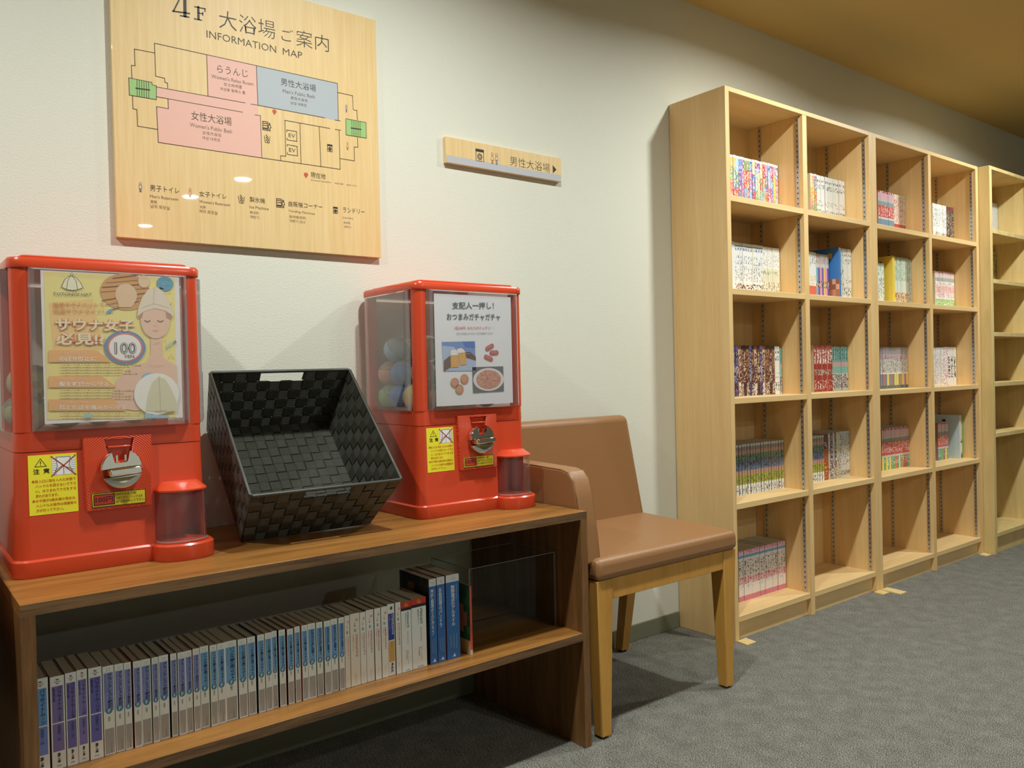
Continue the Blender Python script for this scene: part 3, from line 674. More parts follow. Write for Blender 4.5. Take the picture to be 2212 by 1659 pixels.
# ------------------------------------------------------------------ toy capsules inside the machines
CAPC = {'light blue': (150, 200, 226), 'salmon': (240, 160, 130), 'green': (150, 200, 120), 'deep blue': (70, 120, 200), 'pale green': (206, 226, 150), 'yellow': (240, 220, 110)}
def capsule(p, r, col, label, group, seed):
    rd = random.Random(seed)
    t = thing('toy_capsule', p, label, 'capsule', group); p = Vector(p)
    tilt = Matrix.Rotation(rd.uniform(-1.2, 1.2), 3, 'X') @ Matrix.Rotation(rd.uniform(-1.2, 1.2), 3, 'Y')
    n, k = 20, 7
    for top in (1, -1):
        rings = []
        for j in range(k+1):
            a = PI/2*j/k*.97; rings.append([p + tilt @ Vector((r*math.cos(a)*math.cos(2*PI*i/n), r*math.cos(a)*math.sin(2*PI*i/n), top*(r*math.sin(a)+.0004))) for i in range(n)])
        m_ = MB(); m_.loft(rings, False, True)
        c = tuple(int(v*.8+250*.2) for v in CAPC[col]) if top < 0 else tuple(int(v*.45+250*.55) for v in CAPC[col])
        obj('shell_half', m_, capsule_mat('capsule_%s_%s' % (col.replace(' ', '_'), 'clear' if top > 0 else 'tint'), c, .38 if top > 0 else .72), t, smooth=True, recalc=True)
    # crumpled snack pouch
    bm = bmesh.new(); bmesh.ops.create_icosphere(bm, subdivisions=2, radius=r*.5)
    m_ = MB()
    for v in bm.verts: v.co = v.co*rd.uniform(.75, 1.12)
    bm.verts.ensure_lookup_table()
    m_.v = [tuple(p + Vector((0, 0, -r*.18)) + Vector((v.co.x, v.co.y*.9, v.co.z*.62))) for v in bm.verts]
    cols = {'light blue': [(150, 110, 90), (200, 190, 176)], 'deep blue': [(60, 70, 110), (176, 160, 120)], 'green': [(70, 80, 60), (170, 150, 96)]}.get(col, [(190, 120, 70), (226, 210, 150)])
    m_.f = [tuple(v.index for v in f.verts) for f in bm.faces]; m_.c = [rd.choice(cols + [(210, 200, 180)]) for _ in m_.f]; bm.free()
    obj('snack_pouch', m_, COVER, t)
zf = MZ + .2605
R_ = .0325
pile2 = [(.541, -.079, 0, 'green'), (.534, -.1445, 0, 'deep blue'), (.537, -.2095, 0, 'yellow'), (.602, -.100, 0, 'yellow'), (.601, -.167, 0, 'green'), (.600, -.234, 0, 'yellow'),
         (.668, -.066, 0, 'salmon'), (.669, -.134, 0, 'light blue'), (.668, -.201, 0, 'green'), (.736, -.100, 0, 'deep blue'), (.737, -.168, 0, 'salmon'), (.736, -.236, 0, 'light blue'),
         (.541, -.078, 1, 'salmon'), (.535, -.152, 1, 'deep blue'), (.598, -.112, 1, 'green'), (.555, -.218, 1, 'green'), (.628, -.180, 1, 'light blue'), (.662, -.070, 1, 'yellow'), (.694, -.130, 1, 'green'), (.690, -.205, 1, 'salmon'),
         (.538, -.118, 2, 'light blue'), (.590, -.165, 2, 'green'), (.600, -.078, 2, 'yellow'), (.562, -.228, 2, 'green')]
for k, (x, y, lv, c) in enumerate(pile2):
    z = zf + R_ + lv*(.0595 if lv < 2 else .0605)
    capsule((x, y, z), R_, c, '%s toy capsule inside the machine with the white snack poster' % c, '%s capsules in the snack machine' % c, k)
pile1 = [(-.302, -.150, 0), (-.300, -.225, 0), (-.298, -.085, 0), (-.235, -.115, 0), (-.235, -.190, 0), (-.170, -.150, 0), (-.105, -.15, 0), (-.298, -.158, 1), (-.294, -.2235, 1), (-.240, -.150, 1)]
for k, (x, y, lv) in enumerate(pile1):
    capsule((x, y, zf + R_ + lv*.056), R_, 'pale green', 'pale green toy capsule inside the machine with the yellow sauna poster', 'pale green capsules in the sauna hat machine', 60+k)

# ------------------------------------------------------------------ woven basket, tipped back between the machines
def basket():
    wr, dr, wb, db, h = .3348, .3569, .2966, .3276, .1699
    RM = (Matrix.Rotation(-.044, 3, 'Z') @ Matrix.Rotation(-.0066, 3, 'Y') @ Matrix.Rotation(.771, 3, 'X'))
    O = Vector((.2317, -.1315, .7040))
    t = thing('woven_basket', O, 'black woven strap basket tipped up to show its inside, between the machines', 'basket')
    P = lambda x, y, z: O + RM @ Vector((x, y, z))
    rim = [P(sx*wr/2, sy*dr/2, h) for sx, sy in ((-1, -1), (1, -1), (1, 1), (-1, 1))]
    bot = [P(sx*wb/2, sy*db/2, 0) for sx, sy in ((-1, -1), (1, -1), (1, 1), (-1, 1))]
    cen = P(0, 0, h*.5)
    def panel(b0, b1, t1, t0, nv, nh, hole):
        nrm = (b1-b0).cross(t0-b0).normalized()
        if nrm.dot(cen-b0) < 0: nrm = -nrm
        S = lambda s, u: (b0*(1-s)+b1*s)*(1-u) + (t0*(1-s)+t1*s)*u
        amp, thk = .0016, .0005
        for hor in (True, False):
            n, m_ = (nh, nv) if hor else (nv, nh)
            for i in range(n):
                segs = []; cur = []
                for j in range(m_):
                    for fr in (.12, .88):
                        a = (j+fr)/m_; c0, c1 = (i+.035)/n, (i+.965)/n
                        off = amp*(1 if (i+j+(0 if hor else 1)) % 2 == 0 else -1)
                        mid = (i+.5)/n
                        s_, u_ = (a, mid) if hor else (mid, a)
                        gone = hole and ((.36 < s_ < .64 and u_ > 1-1/nh*.98) or (u_ > 1-.8/nh and (s_ < .03 or s_ > .97)))
                        if gone:
                            if len(cur) > 1: segs.append(cur)
                            cur = []
                        else: cur.append((a, c0, c1, off))
                if cur:
                    a, c0, c1, off = cur[-1]; cur.append((1.0 if hor else 1.0, c0, c1, off*.2))
                    if cur[0][0] < .1: cur[0] = (0.0, c0, c1, cur[0][3])
                    if len(cur) > 1: segs.append(cur)
                mb = MB(); mb.uv = []
                for sg in segs:
                    for p, q in zip(sg, sg[1:]):
                        for side in (1, -1):
                            pts, uvs = [], []
                            for (a, c0, c1, off), c, v in ((p, 0, 0), (q, 0, 0), (q, 1, 1), (p, 1, 1)):
                                cc_ = c1 if c else c0
                                pt = S(a, cc_) if hor else S(cc_, a)
                                pts.append(pt + nrm*(off+side*thk)); uvs.append((a*m_, v))
                            if side < 0: pts.reverse(); uvs.reverse()
                            mb.face(pts); mb.uv += uvs
                if mb.f: tag(obj('strap', mb, STRAP, t), kind='stuff' if len(segs) > 1 else None)
    B, T = bot, rim
    panel(B[0], B[1], T[1], T[0], 12, 6, True)       # front
    panel(B[1], B[2], T[2], T[1], 13, 6, False)      # right
    panel(B[2], B[3], T[3], T[2], 12, 6, True)       # back
    panel(B[3], B[0], T[0], T[3], 13, 6, False)      # left
    panel(B[0], B[1], B[2], B[3], 12, 13, False)     # bottom
    pts = []
    for k in range(4):
        a, b = T[k], T[(k+1) % 4]; d = (b-a).normalized()
        pts += [a+d*.004] + [a.lerp(b, f) for f in (.15, .35, .5, .65, .85)] + [b-d*.004]
    obj('rim', MB().tube(pts, .0040, 8, True), STRAP_R, t, smooth=True)
    for a, b in zip(B, T): obj('corner_wire', MB().tube([a, b], .0018, 6), STRAP_R, t, smooth=True)
    obj('bottom_wire', MB().tube(B, .0022, 6, True), STRAP_R, t, smooth=True)
basket()

# ------------------------------------------------------------------ wall signs
YS = -.0150
def cA(x, y): return at(220+x/3.568, y/3.568, y=YS)
def cB(x, y): return at(220+x/3.568, 250+y/3.568, y=YS)
sign = obj('information_sign', MB().box(-.0985, .5590, YS, -.0003, 1.2522, 1.8905), SIGNW, bevel=.0012)
tag(sign, 'large wood-grain information map board of the bath floor on the wall', 'sign')
m = MB(); E1, E2, E3, E4 = YS-.0002, YS-.0004, YS-.0006, YS-.0008
INK, PINK, BLUE, GREEN = (70, 56, 36), (234, 182, 164), (178, 184, 188), (156, 194, 118)
m.poly([cA(808, 423), cA(1190, 508), cA(1200, 810), cA(818, 738)], E1, PINK)
m.poly([cA(420, 670), cA(1200, 808), cA(1206, 890), cA(1180, 886), cA(420, 745)], E1-.00005, PINK)
m.poly([cA(511, 763), cA(1222, 890), cB(1233, 325), cB(435, 205), cA(422, 822), cA(513, 838)], E1-.0001, PINK)
m.poly([cA(1193, 508), cA(1815, 643), cA(1823, 930), cA(1203, 810)], E1, BLUE)
m.poly([cA(207, 600), cA(385, 635), cA(388, 655), cA(420, 662), cA(420, 768), cA(212, 733)], E2, GREEN)
m.poly([cA(1880, 915), cA(2035, 945), cA(2038, 1065), cA(1882, 1040)], E2, GREEN)
LW = .0013
for p in ([cA(405, 333), cA(1815, 643), cA(1823, 930)], [cA(405, 333), cA(415, 587), cA(483, 603), cA(487, 635), cA(505, 640), cA(508, 678)], [cA(407, 408), cA(250, 378), cA(256, 507), cA(228, 503), cA(232, 605)],
          [cA(236, 740), cA(240, 838), cA(270, 845), cA(275, 972), cA(430, 997)], [cA(420, 670), cA(1103, 793)], [cA(1150, 803), cA(1203, 811), cA(1718, 908)], [cA(1797, 925), cA(1838, 932)],
          [cA(808, 423), cA(818, 738)], [cA(1190, 508), cA(1203, 810)], [cA(420, 745), cA(1085, 865)], [cA(1180, 885), cA(1222, 892), cB(1233, 325)], [cA(510, 765), cA(513, 838), cA(422, 822), cB(435, 205), cB(1233, 325), cB(1837, 413), cB(1828, 112)],
          [cA(1815, 712), cA(1932, 738), cA(1937, 845), cA(1965, 852), cA(1970, 925)], [cB(1970, 170), cB(1973, 243), cB(1945, 240), cB(1947, 348), cB(1837, 330)],
          [cB(1757, 98), cB(1410, 35), cB(1418, 312), cB(1378, 308), cB(1380, 347)], [cB(1797, 105), cB(1840, 112)], [cB(1527, 58), cB(1535, 370)], [cB(1675, 85), cB(1688, 393)],
          [cA(207, 600), cA(385, 635), cA(388, 655), cA(420, 662), cA(420, 768), cA(212, 733), cA(207, 600)], [cA(1880, 915), cA(2035, 945), cA(2038, 1065), cA(1882, 1040), cA(1880, 915)],
          [cB(1425, 125), cB(1425, 110), cB(1500, 122), cB(1503, 198), cB(1427, 185), cB(1427, 170)], [cB(1428, 237), cB(1428, 222), cB(1505, 237), cB(1507, 310), cB(1430, 297), cB(1430, 282)]):
    m.stroke(p, LW, E3, INK)
for k in range(6): m.stroke([cA(270+k*18, 613+k*3.5), cA(272+k*18, 743+k*3.2)], .0012, E3, INK)
for k in range(6): m.stroke([cA(1925+k*13, 925+k*2.6), cA(1927+k*13, 1046+k*2.6)], .0011, E3, INK)
m.stroke([cA(264, 680), cA(366, 694)], .0026, E4, (30, 26, 20)); m.stroke([cA(1922, 987), cA(1996, 998)], .0026, E4, (30, 26, 20))
def pin(c, r):
    pts = [c+Vector((r*math.cos(a), 0, r*.9*math.sin(a))) for a in (-.5+k*(PI+1)/12 for k in range(13))] + [c+Vector((0, 0, -r*1.7))]
    m.poly(pts, E3, (204, 78, 42))
pin(cA(1330, 858), .0052); pin(cB(1573, 453), .0055)
def T(body, a, b, h, col=INK, off=-.006):
    m.text(body, a, b, h/3.568/895, E3, col, off)
DK = (34, 28, 22)
for pts, w_ in (([cA(640, -90), cA(552, 86)], .0028), ([cA(548, 86), cA(674, 104)], .0032), ([cA(638, -90), cA(641, 122)], .0070), ([cA(606, 121), cA(670, 132)], .0026),
                ([cA(743, 56), cA(745, 146)], .0050), ([cA(716, 52), cA(795, 68)], .0024), ([cA(795, 68), cA(795, 88)], .0022), ([cA(744, 100), cA(778, 107)], .0022), ([cA(778, 96), cA(778, 118)], .0020), ([cA(714, 145), cA(768, 156)], .0024)):
    m.stroke(pts, w_, E3, DK)
T('大浴場', cA(905, 215), cA(1338, 305), 140, (34, 28, 22), -.014); T('ご', cA(1385, 310), cA(1475, 326), 95, (34, 28, 22), -.014); T('案内', cA(1500, 352), cA(1750, 402), 130, (34, 28, 22), -.014)
T('INFORMATION', cA(808, 288), cA(1343, 408), 54, (60, 48, 30), -.010); T('MAP', cA(1395, 420), cA(1545, 453), 52, (60, 48, 30), -.010)
G = (120, 98, 74)
for body, a, b, h, c in (('らうんじ', cA(890, 558), cA(1125, 598), 56, INK), ("Women's Relax Room", cA(845, 600), cA(1168, 662), 28, G), ('女士休闲室', cA(940, 660), cA(1080, 685), 26, G), ('여성용 릴렉스 룸', cA(912, 695), cA(1105, 728), 24, G),
        ('男性大浴場', cA(1380, 656), cA(1650, 710), 58, INK), ("Men's Public Bath", cA(1395, 713), cA(1640, 760), 28, G), ('男性大浴池', cA(1455, 765), cA(1585, 788), 25, G), ('남성 대욕장', cA(1455, 803), cA(1578, 826), 24, G),
        ('女性大浴場', cA(690, 922), cA(1000, 972), 66, INK), ("Women's Public Bath", cA(678, 975), cA(1003, 1030), 30, G), ('女性大浴池', cB(775, 142), cB(920, 164), 26, G), ('여성 대욕장', cB(775, 182), cB(912, 203), 25, G),
        ('EV', cB(1440, 164), cB(1490, 171), 30, INK), ('EV', cB(1443, 276), cB(1493, 283), 30, INK),
        ('現在地', cB(1610, 475), cB(1725, 490), 44, INK), ('Current Location', cB(1610, 500), cB(1765, 519), 13, G), ('现在位置', cB(1795, 525), cB(1860, 533), 13, G), ('현재 위치', cB(1885, 538), cB(1963, 547), 13, G),
        ('男子トイレ', cB(372, 578), cB(597, 602), 42, INK), ("Men's Restroom", cB(372, 630), cB(588, 656), 22, G), ('男厕', cB(375, 674), cB(425, 679), 22, G), ('남자 화장실', cB(375, 710), cB(522, 727), 26, G),
        ('女子トイレ', cB(752, 622), cB(960, 644), 42, INK), ("Women's Restroom", cB(750, 670), cB(988, 699), 22, G), ('女厕', cB(755, 712), cB(800, 717), 22, G), ('여자 화장실', cB(752, 748), cB(890, 764), 26, G),
        ('製氷機', cB(1140, 664), cB(1258, 678), 42, INK), ('Ice Machine', cB(1140, 712), cB(1285, 729), 22, G), ('制冰机', cB(1143, 754), cB(1210, 762), 22, G), ('제빙기', cB(1143, 789), cB(1210, 797), 24, G),
        ('自販機コーナー', cB(1440, 698), cB(1700, 724), 42, INK), ('Vending Machines', cB(1440, 744), cB(1643, 769), 22, G), ('自动售货机', cB(1447, 786), cB(1573, 800), 22, G), ('자판기 코너', cB(1447, 820), cB(1565, 833), 24, G),
        ('ランドリー', cB(1858, 744), cB(2025, 762), 42, INK), ('Laundry', cB(1858, 794), cB(1937, 803), 20, G), ('洗衣机', cB(1862, 832), cB(1915, 837), 20, G), ('세탁기', cB(1865, 864), cB(1918, 869), 20, G)):
    T(body, a, b, h, c)
# pictograms, drawn in a unit box (0..1, 0..1) set at c with size w x h
def icon(mm, kind, c, w, h, y, col, lw):
    g = lambda a, b: (c[0]+(a-.5)*w, 0, c[2]+(b-.5)*h)
    st = lambda pts, cl=False, k=1: mm.stroke([g(*p) for p in pts], lw*k, y, col, cl)
    if kind == 'man':
        mm.ring(g(.5, .87), .11*h, .11*h, lw, y, col, 14); st([(.15, .70), (.85, .70), (.85, .36), (.72, .36), (.72, .0), (.55, .0), (.55, .34), (.45, .34), (.45, 0), (.28, 0), (.28, .36), (.15, .36)], True)
    elif kind == 'woman':
        mm.ring(g(.5, .87), .11*h, .11*h, lw, y, col, 14); st([(.33, .70), (.67, .70), (.95, .34), (.72, .30), (.70, .0), (.54, 0), (.54, .28), (.46, .28), (.46, 0), (.30, 0), (.28, .30), (.05, .34)], True)
    elif kind == 'washer':
        st([(.04, 0), (.04, 1), (.96, 1), (.96, 0)]); mm.poly([g(0, .80), g(1, .80), g(1, 1), g(0, 1)], y-.0001, col)
        mm.ring(g(.5, .40), .26*w, .26*w, lw*1.4, y, col, 18); mm.ring(g(.5, .40), .13*w, .13*w, lw, y, col, 14); st([(.2, .04), (.8, .04)])
    elif kind == 'ice':
        st([(.03, .85), (.18, 0), (.82, 0), (.97, .85)])
        for a, b in ((.38, .95), (.55, .80), (.36, .66), (.66, .62), (.48, .48), (.70, .36), (.40, .30), (.58, .16)): mm.poly([g(a-.09, b-.05), g(a+.07, b-.07), g(a+.09, b+.06), g(a-.06, b+.07)], y, col)
    elif kind == 'vending':
        st([(.02, 0), (.02, 1), (.60, 1), (.60, 0), (.02, 0)]); st([(.02, .80), (.60, .80)]); st([(.06, .55), (.56, .55)]); st([(.1, .2), (.5, .2)], k=2.6)
        mm.ring(g(.80, .84), .07*h, .07*h, lw, y, col, 12); st([(.72, .70), (.88, .70), (.98, .40), (.88, .36), (.86, 0), (.74, 0), (.72, .36), (.64, .42)], True)
K = 1/3.568/895
RD, BL_, BK = (204, 106, 80), (110, 124, 170), (44, 36, 26)
for kind, c, w, h, col, lw in (('man', cB(297, 549), 24, 70, BL_, .0007), ('woman', cB(680, 594), 26, 70, RD, .0007), ('ice', cB(1075, 643), 50, 60, BK, .0009), ('vending', cB(1378, 674), 70, 66, BK, .0012), ('washer', cB(1800, 729), 40, 52, BK, .0012),
                    ('man', cA(1884, 835), 20, 62, BL_, .0007), ('woman', cB(1893, 232), 22, 62, RD, .0007), ('vending', cA(1272, 972), 70, 66, BK, .0012), ('ice', cB(1274, 178), 50, 60, BK, .0009), ('washer', cB(1757, 250), 46, 58, BK, .0012)):
    icon(m, kind, c, w*K, h*K, E4, col, lw)
obj('print', m, PRINT, sign)

def c8(x, y): return at(940+x/7.628, 280+y/7.628, y=YS)
tx0, tz1 = .7765, 1.6155; tx1, tz0 = 1.2165, 1.5405
s2 = obj('direction_sign', MB().box(tx0, tx1, YS, -.0003, tz0, tz1), SIGNW, bevel=.0012)
tag(s2, 'small long wood-grain wall sign with an arrow to the bath', 'sign')
m = MB()
m.poly([(tx0+.0012, 0, tz0+.0012), (tx1-.0012, 0, tz0+.0012), (tx1-.0012, 0, tz0+.0215), (tx0+.0012, 0, tz0+.0215)], E1, (186, 186, 188))
K2 = 1/7.628/650
icon(m, 'washer', c8(735, 427), 150*K2, 175*K2, E2, (44, 36, 26), .0018)
icon(m, 'woman', c8(940, 468), 62*K2, 165*K2, E2, (206, 120, 90), .0014); icon(m, 'man', c8(1011, 480), 58*K2, 165*K2, E2, (124, 138, 170), .0014)
m.text('男性大浴場', c8(1235, 588), c8(1890, 712), 140*K2, E2, (52, 42, 28), -.012)
m.poly([c8(1935, 585), c8(1940, 718), c8(1998, 660)][::-1], E2, (24, 18, 14))
obj('print', m, PRINT, s2)

# ------------------------------------------------------------------ clear acrylic case on the bench shelf
ac = thing('acrylic_case', (.695, -.31, SHZ), 'clear acrylic open-topped case standing empty on the bench shelf', 'acrylic case')
ax0, ax1, ay0, ay1, az0, az1, tk = .5600, .8270, -.3930, -.2250, SHZ+.0005, SHZ+.1880, .003
for nm, bx in (('front_pane', (ax0, ax1, ay0, ay0+tk)), ('back_pane', (ax0, ax1, ay1-tk, ay1)), ('side_pane', (ax0, ax0+tk, ay0+tk, ay1-tk)), ('side_pane', (ax1-tk, ax1, ay0+tk, ay1-tk))):
    p = obj(nm, MB().box(*bx, az0, az1), ACRYL, ac)
    w = .0009
    x0, x1, y0, y1 = bx
    mb = MB(); mb.box(x0, x1, y0, y1, az1, az1+w)
    for xx, yy in ((x0, y0), (x1-w, y0)): mb.box(xx-.0002, xx+w, yy-.0002, yy+w, az0, az1)
    obj('polished_edge', mb, ACRYL_E, p)
obj('floor_pane', MB().box(ax0+tk, ax1-tk, ay0+tk, ay1-tk, az0, az0+tk), ACRYL, ac)

# ------------------------------------------------------------------ books
def vtext(mb, body, x0, x1, z0, z1, y, col, off=0.0):
    vs, fs, (w0, w1, h0, h1) = text_mesh('\n'.join(body), off, .92); i = len(mb.v)
    for a, b in vs: mb.v.append((x0+(a-w0)/(w1-w0)*(x1-x0), y, z0+(b-h0)/(h1-h0)*(z1-z0)))
    for f in fs: mb.f.append(tuple(i+q for q in f)); mb.c.append(col)
def rtext(mb, body, x0, x1, z0, z1, y, col, off=0.0):
    """text turned to read downwards"""
    vs, fs, (w0, w1, h0, h1) = text_mesh(body, off); i = len(mb.v)
    for a, b in vs: mb.v.append((x0+(b-h0)/(h1-h0)*(x1-x0), y, z1-(a-w0)/(w1-w0)*(z1-z0)))
    for f in fs: mb.f.append(tuple(i+q for q in f)); mb.c.append(col)
def ticks(mb, x0, x1, z0, z1, y, col, n, seed=0):
    """a column of lettering too small to read"""
    r = random.Random(seed); s_ = (z1-z0)/n
    for k in range(n):
        a, b = z0+s_*(k+.15), z0+s_*(k+.85); w_ = x1-x0
        for q in range(3):
            u0 = x0+w_*r.uniform(0, .5); zz = a+(b-a)*(q+.2)/3
            mb.face([(u0, y, zz), (u0+w_*.5, y, zz), (u0+w_*.5, y, zz+(b-a)*.16), (u0, y, zz+(b-a)*.16)], col)
def book(name, x, yf, z, w, h, d, paint, nu, nv, side, label, group, cat='book', rz=0, pages=None, paint_side=None):
    """x = left edge, yf = spine plane. paint(u, v) -> colour of the spine, v from the bottom"""
    t = thing(name, (x+w/2, yf, z), label, cat, group)
    o = Vector((x+w/2, yf, z)); g = .0007
    c = MB()
    X = lambda u: o.x-w/2+w*u
    for i in range(nu):
        for j in range(nv):
            col = paint((i+.5)/nu, (j+.5)/nv)
            c.face([(X(i/nu), yf, z+h*j/nv), (X((i+1)/nu), yf, z+h*j/nv), (X((i+1)/nu), yf, z+h*(j+1)/nv), (X(i/nu), yf, z+h*(j+1)/nv)], col)
    x0, x1, y1 = X(0), X(1), yf+d
    ps = paint_side or (lambda a, b: side)
    ns = 1 if not paint_side else 10
    for i in range(ns):
        for j in range(ns):
            a0, a1, b0, b1 = i/ns, (i+1)/ns, j/ns, (j+1)/ns
            c.face([(x0, yf+d*a1, z+h*b0), (x0, yf+d*a0, z+h*b0), (x0, yf+d*a0, z+h*b1), (x0, yf+d*a1, z+h*b1)], ps((a0+a1)/2, (b0+b1)/2))
    c.face([(x1, yf, z), (x1, y1, z), (x1, y1, z+h), (x1, yf, z+h)], side)
    for a, b, fl in ((x0, x0+g, 1), (x1-g, x1, 1)):       # board thickness
        c.face([(a, yf, z+h), (b, yf, z+h), (b, y1, z+h), (a, y1, z+h)], side); c.face([(a, y1, z), (a, y1, z+h), (b, y1, z+h), (b, y1, z)], side)
        xi = b if a == x0 else a
        c.face([(xi, yf+g, z), (xi, y1, z), (xi, y1, z+h), (xi, yf+g, z+h)], (220, 216, 206))
    c.face([(x0, yf, z+h), (x1, yf, z+h), (x1, yf+g, z+h), (x0, yf+g, z+h)], side)
    cv = obj('cover', c, COVER, t)
    obj('pages', MB().box(x0+g, x1-g, yf+g, y1-.002, z+.0005, z+h-.0015), pages or PAPER, t)
    if rz: t.rotation_euler.z = rz
    return t, cv
Wt, Cream = (244, 247, 242), (242, 236, 220)
BOOKS = [(-.3352, .0222, .1609), (-.3092, .0204, .1587), (-.287, .0162, .1601), (-.2693, .0152, .1607), (-.2519, .02, .1601), (-.2297, .0172, .1575), (-.2106, .0137, .1567), (-.1956, .0109, .1562), (-.1809, .0118, .1552), (-.1677, .0156, .1544), (-.1501, .0103, .1549), (-.1378, .0161, .1545), (-.1177, .0102, .1537), (-.1055, .0126, .1535), (-.0915, .0109, .1531), (-.0789, .0112, .1545), (-.0656, .0153, .1548), (-.0482, .0124, .1541), (-.0341, .0131, .1539), (-.0199, .0222, .1538), (.0045, .0163, .1535), (.023, .0149, .1533), (.0424, .0129, .1538), (.0576, .0126, .1539), (.0718, .01, .1542), (.0852, .0124, .1542), (.1027, .0119, .1521), (.1182, .0108, .1534), (.1326, .0116, .1534), (.1455, .0159, .1539), (.165, .013, .1522), (.181, .0133, .1519), (.1968, .014, .1522), (.2134, .0116, .1523), (.2271, .0108, .1534), (.2396, .0212, .1543), (.2626, .0127, .1533), (.277, .0173, .1548), (.2961, .0142, .1551), (.3125, .0145, .1552), (.3287, .0163, .1575), (.3469, .0124, .1581), (.361, .0246, .1561), (.3878, .0366, .1576), (.4336, .018, .1925), (.4542, .0203, .1932), (.4786, .0349, .1933)]
rb = random.Random(11)
NUMW = ['one', 'two', 'three', 'four', 'five', 'six', 'seven', 'eight', 'nine', 'ten', 'eleven', 'twelve', 'thirteen']
NAVY, TXT = (34, 40, 74), (60, 62, 80)
SIDEC = [(210, 210, 204), (160, 70, 60), (40, 40, 44), (120, 150, 90), (196, 196, 190), (60, 90, 130), (200, 120, 110)]
for k, (x, w, h) in enumerate(BOOKS):
    w += .0006; yf = -.4150 + rb.uniform(-.0015, .0015); z = SHZ + .0003; d = .105
    h = h - .003 if h < .17 else h - .002
    p = MB(); y1, y2, y3 = yf-.0002, yf-.0004, yf-.0006
    F = lambda a: x + w*a                    # across the spine
    V = lambda b: z + h*(1-b)                # down from the top
    R4 = lambda a0, a1, b0, b1, col, yy: p.poly([(F(a0), 0, V(b1)), (F(a1), 0, V(b1)), (F(a1), 0, V(b0)), (F(a0), 0, V(b0))], yy, col)
    spine, side = Wt, rb.choice(SIDEC); g = 'paperbacks on the bench shelf'
    if k < 5:
        blk = [(112, 168, 226), (134, 122, 184), (120, 112, 184), (138, 130, 200), (112, 112, 194)][k]
        num = ['', 'Ⅱ', 'Ⅲ', 'Ⅳ', 'Ⅴ'][k]
        R4(.10, .90, .107, .50, blk, y1); R4(.10, .90, .512, .81, blk if k else (126, 150, 220), y1)
        vtext(p, 'パラサイトム｜ン'+num, F(.46), F(.80), V(.49), V(.115), y2, NAVY, .02); vtext(p, '渡瀬草一郎', F(.42), F(.68), V(.70), V(.53), y2, TXT)
        vtext(p, '風見鳥の巣', F(.16), F(.34), V(.27), V(.125), y2, NAVY, .01); vtext(p, '電撃文庫', F(.38), F(.62), V(.935), V(.83), y2, (40, 40, 40), .02)
        p.text('590', (F(.32), 0, V(.975)), (F(.66), 0, V(.975)), .0030, y2, (120, 120, 116)); R4(.42, .60, .075, .085, (196, 70, 50), y2); R4(.40, .62, .030, .045, (110, 110, 106), y2); R4(.28, .74, .058, .064, (120, 120, 116), y2)
        lab = ['sky-blue and violet spined paperback against the bench side panel', 'white paperback with dusty purple spine blocks, volume II, on the bench shelf', 'white paperback with purple spine blocks, volume III, on the bench shelf', 'white paperback with lilac spine blocks, volume IV, on the bench shelf', 'white paperback with violet-blue spine blocks, volume V, on the bench shelf'][k]
    elif k < 34:
        if k < 16: blk, title, ttl = (140, 152, 208), 'グランクレスト戦記'+('DO' if k == 15 else ''), .47
        elif k < 29: blk, title = (122, 178, 226), 'いつか天魔の黒ウサギ'+(str(k-15)); ttl = .48
        else: blk, title = (116, 170, 224), '紅月光の生徒会室'+str(k-28); ttl = .44
        cz = .505 if k < 16 else .52
        R4(.09, .91, .077, cz, blk, y1); R4(.09, .91, .705, .985, (176, 174, 172), y1)
        tl = list(title)
        if k >= 25 and k < 29: tl = list(title[:-2]) + [title[-2:]]
        vtext(p, tl, F(.40), F(.82), V(ttl), V(.085), y2, NAVY, .02); ticks(p, F(.16), F(.30), V(.30), V(.095), y2, (70, 84, 130), 9, k)
        c = Vector((F(.5), 0, V(cz))); rr = min(.0052, w*.38); p.disc(c, rr, rr*1.05, y2, (70, 128, 164), 20); p.disc(c, rr*.8, rr*.86, y2-.0001, (84, 146, 178), 20)
        p.text('F', c+Vector((-rr*.32, 0, -rr*.55)), c+Vector((rr*.36, 0, -rr*.55)), rr*1.15, y3, (236, 240, 240), .02)
        vtext(p, '水野良' if k < 16 else '鏡貴也', F(.38), F(.60), V(.625), V(.565), y2, (110, 110, 110))
        vtext(p, 'ファンタジア文庫', F(.55), F(.70), V(.97), V(.86), y2, (110, 108, 108))
        for a in (.34, .58): R4(a, a+.10, .030, .036, (130, 130, 130), y2); R4(a, a+.10, .052, .058, (130, 130, 130), y2)
        if k < 16: lab = 'white paperback with periwinkle spine panel on the bench shelf' if k < 15 else 'white paperback with periwinkle spine panel marked DO on the bench shelf'
        elif k < 29: lab = 'white paperback with sky-blue spine panel and long title, volume %s' % NUMW[k-16]
        else: lab = 'white paperback with bright blue spine panel and short title, volume %s' % NUMW[k-29]
        if k < 15: g = 'periwinkle spined paperbacks on the bench shelf'
    elif k < 40 or k == 41:
        spine = Cream if k in (34, 35) else (244, 244, 236); rd = (214, 96, 76) if k > 34 else (226, 134, 104)
        nm = ['STEINS;GATE Ⅱ', 'STEINS;GATE Ⅲ', 'STEINS;GATE 4', 'STEINS;GATE 5', '比翼恋理 STEINS;GATE', '比翼恋理 STEINS;GATE', '', 'STEINS;GATE'][k-34]
        rtext(p, nm, F(.50), F(.78), V(.60), V(.29), y2, rd, .01); rtext(p, '円環連鎖のウロボロス', F(.24), F(.36), V(.52), V(.29), y2, rd)
        c = Vector((F(.52), 0, V(.235))); p.disc(c, .0024, .0032, y2, (108, 160, 176), 14); p.disc(c+Vector((.0006, 0, .0004)), .0012, .0016, y3, (216, 224, 222), 10)
